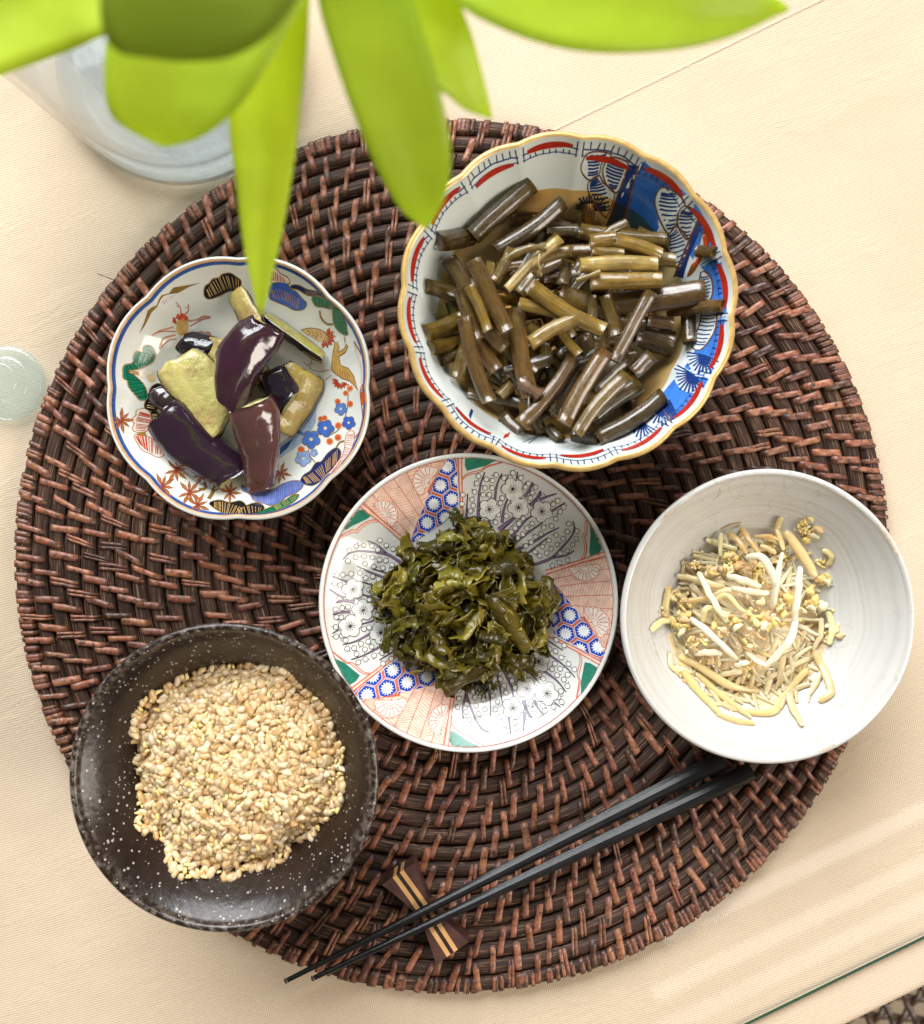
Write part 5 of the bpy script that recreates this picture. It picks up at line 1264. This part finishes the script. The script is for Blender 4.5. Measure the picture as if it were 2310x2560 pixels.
    for k in range(70):        # loose end of the heap
        x, y = rnd.gauss(1250, 190), rnd.gauss(1420, 190); b = rnd.gauss(2.2, 0.6); l = rnd.uniform(90, 170); bd = rnd.uniform(-40, 40)
        pt = [(x - l*math.cos(b), y - l*math.sin(b)), (x - bd*math.sin(b), y + bd*math.cos(b)), (x + l*math.cos(b), y + l*math.sin(b))]
        if max(math.hypot(u-cx, (v-cy)*0.9) for u, v in pt) > 790: continue
        z = 0.006 + 0.008*max(0, 1 - math.hypot(x-cx, y-cy)/760) + rnd.uniform(0, .002)
        sprout(pt, rnd.uniform(44, 80), [z-.001, z, z-.001], rnd.choice(['e0c898', 'dcc28e', 'd8b884', 'e6d2a4']), TAN)
    # traced ones
    for pts, w, z, col, lab in [
        ([(930,430),(1060,430),(1150,560),(1190,700),(1150,860)], 92, [.019,.023,.023,.021,.018], 'ebdfc4', WHITE),
        ([(1250,390),(1215,520),(1195,700),(1170,850)], 66, [.019,.022,.022,.020], 'e9dcbe', WHITE),
        ([(1400,510),(1390,680),(1370,850),(1350,1000)], 84, [.019,.021,.021,.019], 'ebdfc6', WHITE),
        ([(1370,960),(1330,1120),(1220,1260),(1110,1370)], 84, [.019,.020,.019,.017], 'ece1ca', WHITE),
        ([(1110,1380),(1010,1330),(930,1250)], 66, [.017,.018,.017], 'f0e4c6', WHITE),
        ([(440,960),(560,1060),(720,1200),(850,1330)], 80, [.015,.018,.019,.016], 'ece2cc', WHITE),
        ([(510,560),(590,720),(670,860),(760,1000)], 82, [.012,.017,.020,.020], 'efe2c0', WHITE),
        ([(760,590),(900,630),(1060,690)], 88, [.018,.021,.020], 'eadcbc', WHITE),
        ([(800,700),(960,730),(1130,750)], 84, [.018,.021,.020], 'e9dab6', WHITE),
        ([(470,1270),(590,1265),(720,1270)], 80, [.013,.016,.016], 'eadcbc', WHITE),
        ([(830,1380),(900,1360),(960,1350)], 66, [.016,.018,.016], 'ebdfc4', WHITE),
        ([(550,1000),(560,900),(640,880),(680,1000)], 66, [.015,.018,.018,.016], 'ecd9a0', TAN),
        ([(880,160),(950,270),(1060,420)], 66, [.009,.014,.017], 'cfa870', TAN),
        ([(770,220),(860,290),(930,400)], 76, [.009,.013,.015], 'd0ac76', TAN),
        ([(700,190),(790,150),(880,130)], 24, [.008,.010,.009], 'b08a58', TAN),
        ([(560,275),(680,310),(850,360)], 72, [.006,.009,.012], 'ddd09a', YEL),
        ([(710,215),(705,320),(705,420)], 62, [.010,.011,.012], 'ddd09a', YEL),
        ([(320,590),(470,620),(620,670),(740,690)], 84, [.008,.011,.014,.015], 'd9c596', TAN),
        ([(330,850),(450,810),(620,790)], 74, [.009,.012,.014], 'd6b27a', TAN),
        ([(650,770),(740,720),(860,720)], 66, [.014,.017,.018], 'eedfb4', WHITE),
        ([(60,1050),(170,990),(310,990)], 82, [.008,.010,.010], 'e8dca0', YEL),
        ([(330,1290),(560,1410),(800,1560),(1040,1600)], 96, [.008,.011,.011,.008], 'd8be88', TAN),
        ([(320,1380),(480,1580),(640,1750)], 92, [.006,.007,.006], 'd9c386', YEL),
        ([(460,1430),(700,1640),(900,1780)], 86, [.005,.006,.005], 'd6c084', YEL),
        ([(680,1290),(690,1390)], 56, [.013,.011], 'e6d3a0', TAN),
        ([(1270,200),(1400,380),(1540,600)], 120, [.012,.014,.014], 'dcc08a', TAN),
        ([(1190,80),(1210,220),(1260,370)], 78, [.008,.011,.014], 'd9bf80', YEL),
        ([(1560,360),(1640,420),(1620,500)], 70, [.008,.008,.008], 'd8c48c', YEL),
        ([(230,700),(220,860),(260,1000)], 90, [.007,.009,.009], 'd6c285', YEL),
        ([(1530,1240),(1590,1440),(1590,1580),(1480,1640)], 100, [.010,.009,.008,.007], 'dcbe8a', TAN),
        ([(1300,1540),(1270,1700),(1300,1830)], 86, [.008,.006,.006], 'dfc090', TAN),
        ([(870,1740),(1100,1760),(1250,1640),(1480,1400)], 90, [.006,.008,.010,.012], 'dcc284', YEL),
        ([(1640,900),(1680,1060),(1640,1190)], 90, [.008,.009,.008], 'f0e6a8', YEL),
        ([(250,1250),(230,1340),(270,1400)], 62, [.007,.006,.005], 'dccf98', YEL),
        ([(1050,330),(1130,360),(1190,400)], 70, [.013,.014,.015], 'd6b680', TAN),
        ([(640,820),(760,760),(900,900),(1040,960)], 60, [.016,.019,.020,.019], 'e9d29a', TAN),
        ([(1250,300),(1140,250),(1000,250)], 56, [.012,.013,.011], 'cfa56a', TAN)]:
        sprout(pts, w, z, col, lab)
    # creamy sesame dressing that mats the heap together
    vs = []; n_, m_ = 90, 30; ol = [(cx + (rr*1.0)*math.cos(a), cy - rr*math.sin(a)) for a, rr in ((2*math.pi*j/n_, 620*(1 + 0.16*n3(2.2*math.cos(2*math.pi*j/n_), 2.2*math.sin(2*math.pi*j/n_), 7)) + (110 if math.sin(2*math.pi*j/n_) < -0.2 else 0)) for j in range(n_))]
    for i in range(m_):
        f = (i + 0.05)/(m_-1) if i < m_-1 else 1.0
        for (ox, oy) in ol:
            u, v = cx + (ox-cx)*f, cy + (oy-cy)*f; z = zf + 0.0045 + 0.0098*max(0, 1-f**1.7) + 0.0016*n3(u*0.012, v*0.012, 3) + 0.0007*n3(u*0.045, v*0.045, 5)
            c = P(*KW(u, v), z); c.z = max(d_white.zi(c.x, c.y) + (0.0004 if f < 0.97 else -0.0003), c.z - 0.0065*max(0, f-0.72)/0.28); vs.append(c)
    o = mk("sesame_dressing", vs, grid_faces(m_, n_, close_v=True) + [tuple(range(n_))], simple("sesame_cream", (0.60, 0.44, 0.22), (0.74, 0.60, 0.36), 160, 0.4, 0.5, 420, 0.001, coat=0.2), None, (d_white.cx, d_white.cy, zf), True, None, lin('dcc292'))
    tag(o, "creamy beige dressing matting the bean sprouts in the white bowl", "dressing")
    # crumbled egg
    bag = Bag(); spots = [(800,440,110,26),(480,480,60,12),(1390,150,70,16),(1440,220,70,14),(1130,310,60,9),(400,930,80,16),(350,1030,80,14),(380,790,70,12),(240,740,60,9),(200,900,50,7),(470,1200,90,16),(600,1320,80,12),(560,1180,60,8),(1000,520,110,16),(1560,480,60,9),(1610,610,30,5),(1530,680,80,10),(1560,830,90,12),(1670,1080,60,10),(1100,1010,90,12),(1270,800,90,12),(1500,860,80,10),(620,560,60,9),(780,520,80,12),(1050,620,90,12),(330,1400,60,8),(380,1440,50,6),(1060,980,80,9),(940,1190,80,8),(820,960,90,10),(700,1090,90,9),(1250,420,60,6),(1000,1400,120,10),(1360,900,80,8),(960,880,120,14),(1180,940,100,10)]
    for (x, y, sp_, n) in spots:
        for k in range(n):
            u, v = x + rnd.gauss(0, sp_*0.5), y + rnd.gauss(0, sp_*0.5)
            f = min(1, math.hypot(u-930, v-960)/760); z = zf + 0.0065 + 0.0135*(1-f**1.6) + rnd.uniform(-.001, .002); c = P(*KW(u, v), z)
            c.z = max(c.z, d_white.zi(c.x, c.y) + .0008)
            r = rnd.choice((0.6, 0.8, 1.0, 1.6))*rnd.uniform(0.0006, 0.0015); vs, fs = ellip(r, r*rnd.uniform(.6, 1), r*rnd.uniform(.4, .7), 9, 7); sd = rnd.uniform(0, 99)
            R = Matrix.Rotation(rnd.uniform(0, 6.28), 3, 'Z') @ Matrix.Rotation(rnd.uniform(0, 6.28), 3, 'X')
            vs = [c + R @ (Vector(q)*(1 + 0.95*n3(q[0]*900+sd, q[1]*900, q[2]*900) + 0.4*n3(q[0]*2200+sd, q[1]*2200, q[2]*2200))) for q in vs]
            bag.add(vs, fs, lin(rnd.choice(['f4dc90', 'f6e6aa', 'f0d080', 'f8ecc4', 'e8c490', 'deb27c', 'f4da88'])))
    Me = simple("crumbled_egg", (0.8, 0.8, 0.8), (1, 1, 1), 500, 0.4, 0.3, 700, 0.0004, vcol=True, sss=0.15, sss_r=0.002)
    o = mk("egg_crumbs", bag.v, bag.f, Me, None, (d_white.cx, d_white.cy, zf), True, bag.c)
    tag(o, "crumbled yellow egg scattered through the bean sprout salad", "egg", kind="stuff")
sprouts()
# ---------------------------------------------------------------- chopsticks and rest
def lacquer():
    t = NT("black_lacquer"); p = t.pos()
    base = t.ramp(t.noise(p, 120, 3), [(0.3, (0.006, 0.006, 0.007)), (0.7, (0.014, 0.013, 0.013))])
    nb = t.bump(t.noise(p, 650, 3), 0.18, 0.0003)
    return t.done(t.bsdf(base, 0.28, nb, spec=0.32))
M_lac = lacquer(); M_metal = simple("worn_tip", (0.10, 0.085, 0.07), (0.22, 0.19, 0.16), 900, 0.4)
TW = math.radians(33)
def chopstick(a, b, wa, wb, za, zb, label):
    """a: thin tip, b: thick end (pixels)"""
    A = P(*a, za); B = P(*b, zb); T = (B-A).normalized(); side = T.cross(Vector((0, 0, 1))).normalized(); up = side.cross(T)
    vs = []; n = 30; m = 12
    def prof(sq):      # square with bevels, morphing to round at the tip
        o = []
        for k in range(m):
            ang = 2*math.pi*k/m + math.pi/12; c, s_ = math.cos(ang), math.sin(ang); q = 1/max(abs(c), abs(s_)); q = 1 + (min(q, 1.22)-1)*sq; c, s_ = c*q*0.93, s_*q*0.93; o.append((c*math.cos(TW)-s_*math.sin(TW), c*math.sin(TW)+s_*math.cos(TW)))
        return o
    for i in range(n):
        t = i/(n-1); c = A.lerp(B, t); r = (wa*(1-t) + wb*t)*0.5*S(c.z); sq = min(1, t*2.2)
        for (x, y) in prof(sq): vs.append(c + side*(x*r) + up*(y*r*0.92))
    fs = [tuple(reversed(q)) for q in grid_faces(n, m, close_v=True)] + [tuple(range(m)), tuple(reversed([(n-1)*m+j for j in range(m)]))]
    org = tuple(A)
    root = empty("chopstick", org)
    body = mk("shaft", vs, fs, M_lac, root, org, False)
    e = body.modifiers.new("soft", 'BEVEL'); e.width = 0.0003; e.segments = 2; e.limit_method = 'ANGLE'; e.angle_limit = 0.4
    vs = []
    for k in (-0.0004, 0.0010):
        for (x, y) in prof(0): r = wa*0.5*S(za)*(1.06 if k > 0 else 0.8); vs.append(A + T*k + side*(x*r) + up*(y*r*0.95))
    mk("worn_tip", vs, [tuple(reversed(q)) for q in grid_faces(2, m, close_v=True)] + [tuple(range(m))], M_metal, root, org, False)
    tag(root, label, "chopstick", "pair of black chopsticks")
def zl(px):            # rises from the thick end to the tip over the rest
    return 0
chopstick((714, 2453), (1806, 1898), 13, 46, MT+0.0150, MT+0.0052, "black lacquered chopstick lying nearer the patterned plate")
chopstick((781, 2447), (1878, 1928), 13, 48, MT+0.0150, MT+0.0052, "black lacquered chopstick lying nearer the placemat's rim")
def rest():
    K = crop(900, 2080, 5.3067); zt = MT + 0.0112; zb = MT + 0.0003
    # local frame from the traced outline of the top face
    p0, p1 = K(505, 555), K(1225, 1610)          # middles of the two ends
    A, B = P(*p0, zt), P(*p1, zt); L = (B-A).length; T = (B-A).normalized(); sd = Vector((T.y, -T.x, 0)); C0 = (A+B)/2
    we = 262*1.0/5.3067*S(zt); wm = 118/5.3067*S(zt)
    Md = simple("dark_rosewood", (0.052, 0.022, 0.018), (0.085, 0.036, 0.028), 160, 0.42, 0.2, 600, 0.0002)
    Ml = simple("pale_inlay_wood", (0.56, 0.30, 0.11), (0.66, 0.38, 0.15), 200, 0.45)
    Mk = simple("ebony_strip", (0.020, 0.012, 0.011), (0.034, 0.020, 0.017), 200, 0.42)
    root = empty("chopstick_rest", (C0.x, C0.y, zb)); org = root.location
    n = 25
    def hw(t): return wm + (we-wm)*(abs(2*t-1)**1.35)
    def top(t): return zt - 0.0016*(1-(2*t-1)**2)
    # strips across the width given as fractions of the half width at the ends (constant absolute width)
    s1, s2, s3, s4 = -0.052*0.09, 0, 0, 0
    b = 27/5.3067*S(zt)                           # half of the dark middle strip
    c_ = 88/5.3067*S(zt)                          # outer side of the pale strips
    def solid(name, f0, f1, mat):
        vs = []
        for i in range(n):
            t = i/(n-1); c = A.lerp(B, t)
            for (o, z) in ((f0(t), zb), (f0(t), top(t)), (f1(t), top(t)), (f1(t), zb)):
                q = Vector((c.x, c.y, 0)) + sd*o; vs.append((q.x, q.y, z))
        fs = grid_faces(n, 4, close_v=True) + [(0, 1, 2, 3), ((n-1)*4+3, (n-1)*4+2, (n-1)*4+1, (n-1)*4)]
        return mk(name, vs, fs, mat, root, org, False)
    solid("dark_side", lambda t: -hw(t), lambda t: -c_, Md); solid("dark_side", lambda t: c_, lambda t: hw(t), Md)
    solid("pale_inlay", lambda t: -c_+.00002, lambda t: -b, Ml); solid("pale_inlay", lambda t: b, lambda t: c_-.00002, Ml)
    solid("ebony_inlay", lambda t: -b+.00002, lambda t: b-.00002, Mk)
    tag(root, "bow-tie shaped dark wood chopstick rest with two pale inlaid stripes", "chopstick rest")
rest()

# ---------------------------------------------------------------- glass vase with water, clear glass knob
def lathe(prof, cx, cy, n=72):
    vs = [(cx + r*math.cos(2*math.pi*j/n), cy + r*math.sin(2*math.pi*j/n), z) for r, z in prof for j in range(n)]
    return vs, grid_faces(len(prof), n, close_v=True)
M_vase = thin_glass("clear_vase_glass", (0.985, 0.995, 0.995), 0.02, 1.5, milk=0.04, milkcol=(0.92, 0.96, 0.97))
M_vbase = thin_glass("thick_glass_base", (0.95, 1.0, 1.0), 0.03, 1.5, milk=0.40, milkcol=(0.97, 1.0, 1.0))  # whiteness in the glass imitates bright caustics in the base
M_water = thin_glass("vase_water", (0.97, 1.0, 1.0), 0.02, 1.33, milk=0.16, milkcol=(1.0, 1.0, 1.0))  # white in the water's colour imitates the bright light caught there
vb = P(455, 158, 0.0); VX, VY = vb.x, vb.y
def vase():
    root = empty("glass_vase", (VX, VY, 0)); org = root.location
    r0 = 312*U
    out = [(r0*0.93, 0.0003), (r0*0.98, 0.0015), (r0, 0.005), (r0*1.02, 0.03), (r0*1.06, 0.08), (r0*1.13, 0.14), (r0*1.22, 0.195)]
    v, f = lathe(spl(out, 5) + [(r0*1.22-0.0012, 0.1962), (r0*1.22-0.0024, 0.195)] + [(r-0.0026, z) for r, z in reversed(spl(out[3:], 5))] , VX, VY)
    mk("wall", v, f, M_vase, root, org)
    v, f = lathe([(0.0005, 0.0004), (r0*0.92, 0.0004), (r0*0.965, 0.002), (r0*0.975, 0.006), (r0*0.92, 0.0078), (r0*0.80, 0.0083), (0.0005, 0.0085)], VX, VY)
    mk("base", v, f, M_vbase, root, org)
    tag(root, "clear flared glass vase standing on the table behind the placemat", "vase")
    v, f = lathe([(r0*0.80, 0.0088), (r0*0.955, 0.012), (r0*0.965, 0.03), (r0*0.99, 0.069), (r0*0.97, 0.0695), (0.0005, 0.0695)], VX, VY)
    o = mk("vase_water", v, f, M_water, None, (VX, VY, 0.0088)); tag(o, "water filling the bottom of the clear glass vase", "water")
vase()
def knob():
    c = P(20, 958, 0); k = U
    prof = [(0.0004, 0.0002), (88*k, 0.0002), (91*k, 0.0012), (89*k, 0.0022), (80*k, 0.0026), (60*k, 0.0030), (52*k, 0.0045), (48*k, 0.0075), (44*k, 0.0088), (36*k, 0.0092), (0.0004, 0.0090)]
    v, f = lathe(spl(prof, 4), c.x, c.y, 64)
    o = mk("glass_stopper", v, f, thin_glass("stopper_glass", (0.93, 0.99, 1.0), 0.03, 1.5, milk=0.10, milkcol=(0.88, 0.97, 1.0)), None, (c.x, c.y, 0)); tag(o, "small round clear glass stopper lying beside the placemat's rim", "stopper")
knob()

# ---------------------------------------------------------------- green plant leaning over the table
def plant():
    t = NT("fresh_leaf"); p = t.pos(); oc = t.n("ShaderNodeObjectInfo").outputs["Color"]
    base = t.mix(t.ramp(t.noise(p, 40, 3), [(0.35, 0.0), (0.7, 0.35)]), oc, (0.34, 0.44, 0.05))
    pb = t.bsdf(base, 0.35, None, spec=0.4); tl = t.n("ShaderNodeBsdfTranslucent"); t.l(t.mix(1.0, base, (1.5, 1.32, 0.8), 'MULTIPLY'), tl.inputs[0])
    mx = t.n("ShaderNodeMixShader"); mx.inputs[0].default_value = 0.66; t.l(pb.outputs[0], mx.inputs[1]); t.l(tl.outputs[0], mx.inputs[2])
    M = t.done(mx); Ms = simple("plant_stem", (0.12, 0.22, 0.03), (0.18, 0.30, 0.05), 80, 0.5)
    node = P(800, -110, 0.215); root = empty("leafy_plant", (VX, VY, 0.009)); org = root.location
    def leaf(left, right, z0, z1, fold=0.08, arch=0.004, col='8fc02a'):
        """left and right edges from the stalk to the tip, photo pixels; z0 at the stalk, z1 at the tip"""
        n = 26; m = 9; a = spl(left, 10); b = spl(right, 10); vs = []
        def res(q, t): k = t*(len(q)-1); i = min(int(k), len(q)-2); f = k-i; return (q[i][0]*(1-f)+q[i+1][0]*f, q[i][1]*(1-f)+q[i+1][1]*f)
        for i in range(n):
            t_ = i/(n-1); z = z0 + (z1-z0)*t_ + arch*math.sin(math.pi*t_); l, r = res(a, t_), res(b, t_)
            L, R = P(*l, z), P(*r, z); w = (R-L).length
            for j in range(m):
                s = j/(m-1); q = L.lerp(R, s); q.z += fold*w*(abs(2*s-1)-0.5) + 0.0006*n3(i*0.3, s*3, z0*99); vs.append(q)
        o = mk("leaf", vs, grid_faces(n, m), M, root, org, True, None, lin(col))
        sm = o.modifiers.new("thick", 'SOLIDIFY'); sm.thickness = 0.0005
    G = 'c2dc50'
    leaf([(770,-80),(660,-30),(420,-130),(200,-170),(-100,-140),(-300,60)], [(780,-60),(680,0),(400,30),(250,95),(120,150),(-300,290)][0:5] + [(-300,300)], .205, .185, .05, .006, 'cbe45a')
    leaf([(770,-90),(560,-90),(340,-50),(280,60),(262,190),(285,300),(400,366)], [(790,-90),(780,-40),(730,60),(650,200),(580,290),(500,348),(420,368)], .213, .192, .05, .004, G)
    leaf([(775,-90),(700,20),(620,140),(574,290),(592,460),(612,630),(648,788)], [(790,-90),(775,0),(768,120),(750,290),(733,430),(698,620),(656,790)], .210, .165, .10, .004, 'cde65c')
    leaf([(800,-100),(795,0),(830,130),(885,290),(945,430),(1005,530),(1062,570)], [(830,-110),(1000,-60),(1060,90),(1105,250),(1128,380),(1115,490),(1070,572)], .214, .180, .06, .004, 'b6d044')
    leaf([(830,-100),(960,0),(1040,120),(1080,205),(1125,245),(1175,282),(1222,296)], [(850,-110),(1040,-80),(1130,-20),(1170,60),(1195,140),(1218,230),(1232,296)], .206, .188, .05, .003, 'c4de50')
    leaf([(850,-120),(1050,-60),(1200,48),(1400,122),(1600,134),(1800,104),(1968,26)], [(850,-150),(1100,-190),(1350,-190),(1600,-130),(1780,-70),(1910,-20),(1976,18)], .212, .190, .04, .005, 'bad648')
    leaf([(800,-150),(600,-200),(400,-160),(270,-60),(255,60),(300,135),(420,152)], [(810,-140),(800,-110),(770,-40),(720,40),(660,105),(560,150),(440,154)], .238, .226, .04, .003, '8ea436')  # extra leaf, darker green in place of the shadow on the leaf below
    # arching stem from the vase
    q = spl([(VX, VY, 0.010), (VX+0.004, VY+0.004, 0.08), (VX+0.018, VY-0.002, 0.15), (VX+0.055, VY-0.035, 0.205), (node.x, node.y, 0.216)], 8); vs = []
    for i, c in enumerate(q):
        a = Vector(q[max(i-1, 0)]); b = Vector(q[min(i+1, len(q)-1)]); T = (b-a).normalized(); s1 = T.orthogonal().normalized(); s2 = T.cross(s1)
        for j in range(8): vs.append(Vector(c) + (s1*math.cos(j*math.pi/4) + s2*math.sin(j*math.pi/4))*0.0028)
    mk("stalk", vs, grid_faces(len(q), 8, close_v=True), Ms, root, org)
    tag(root, "bright green broad-leaved plant leaning over the table from the vase", "plant")
plant()
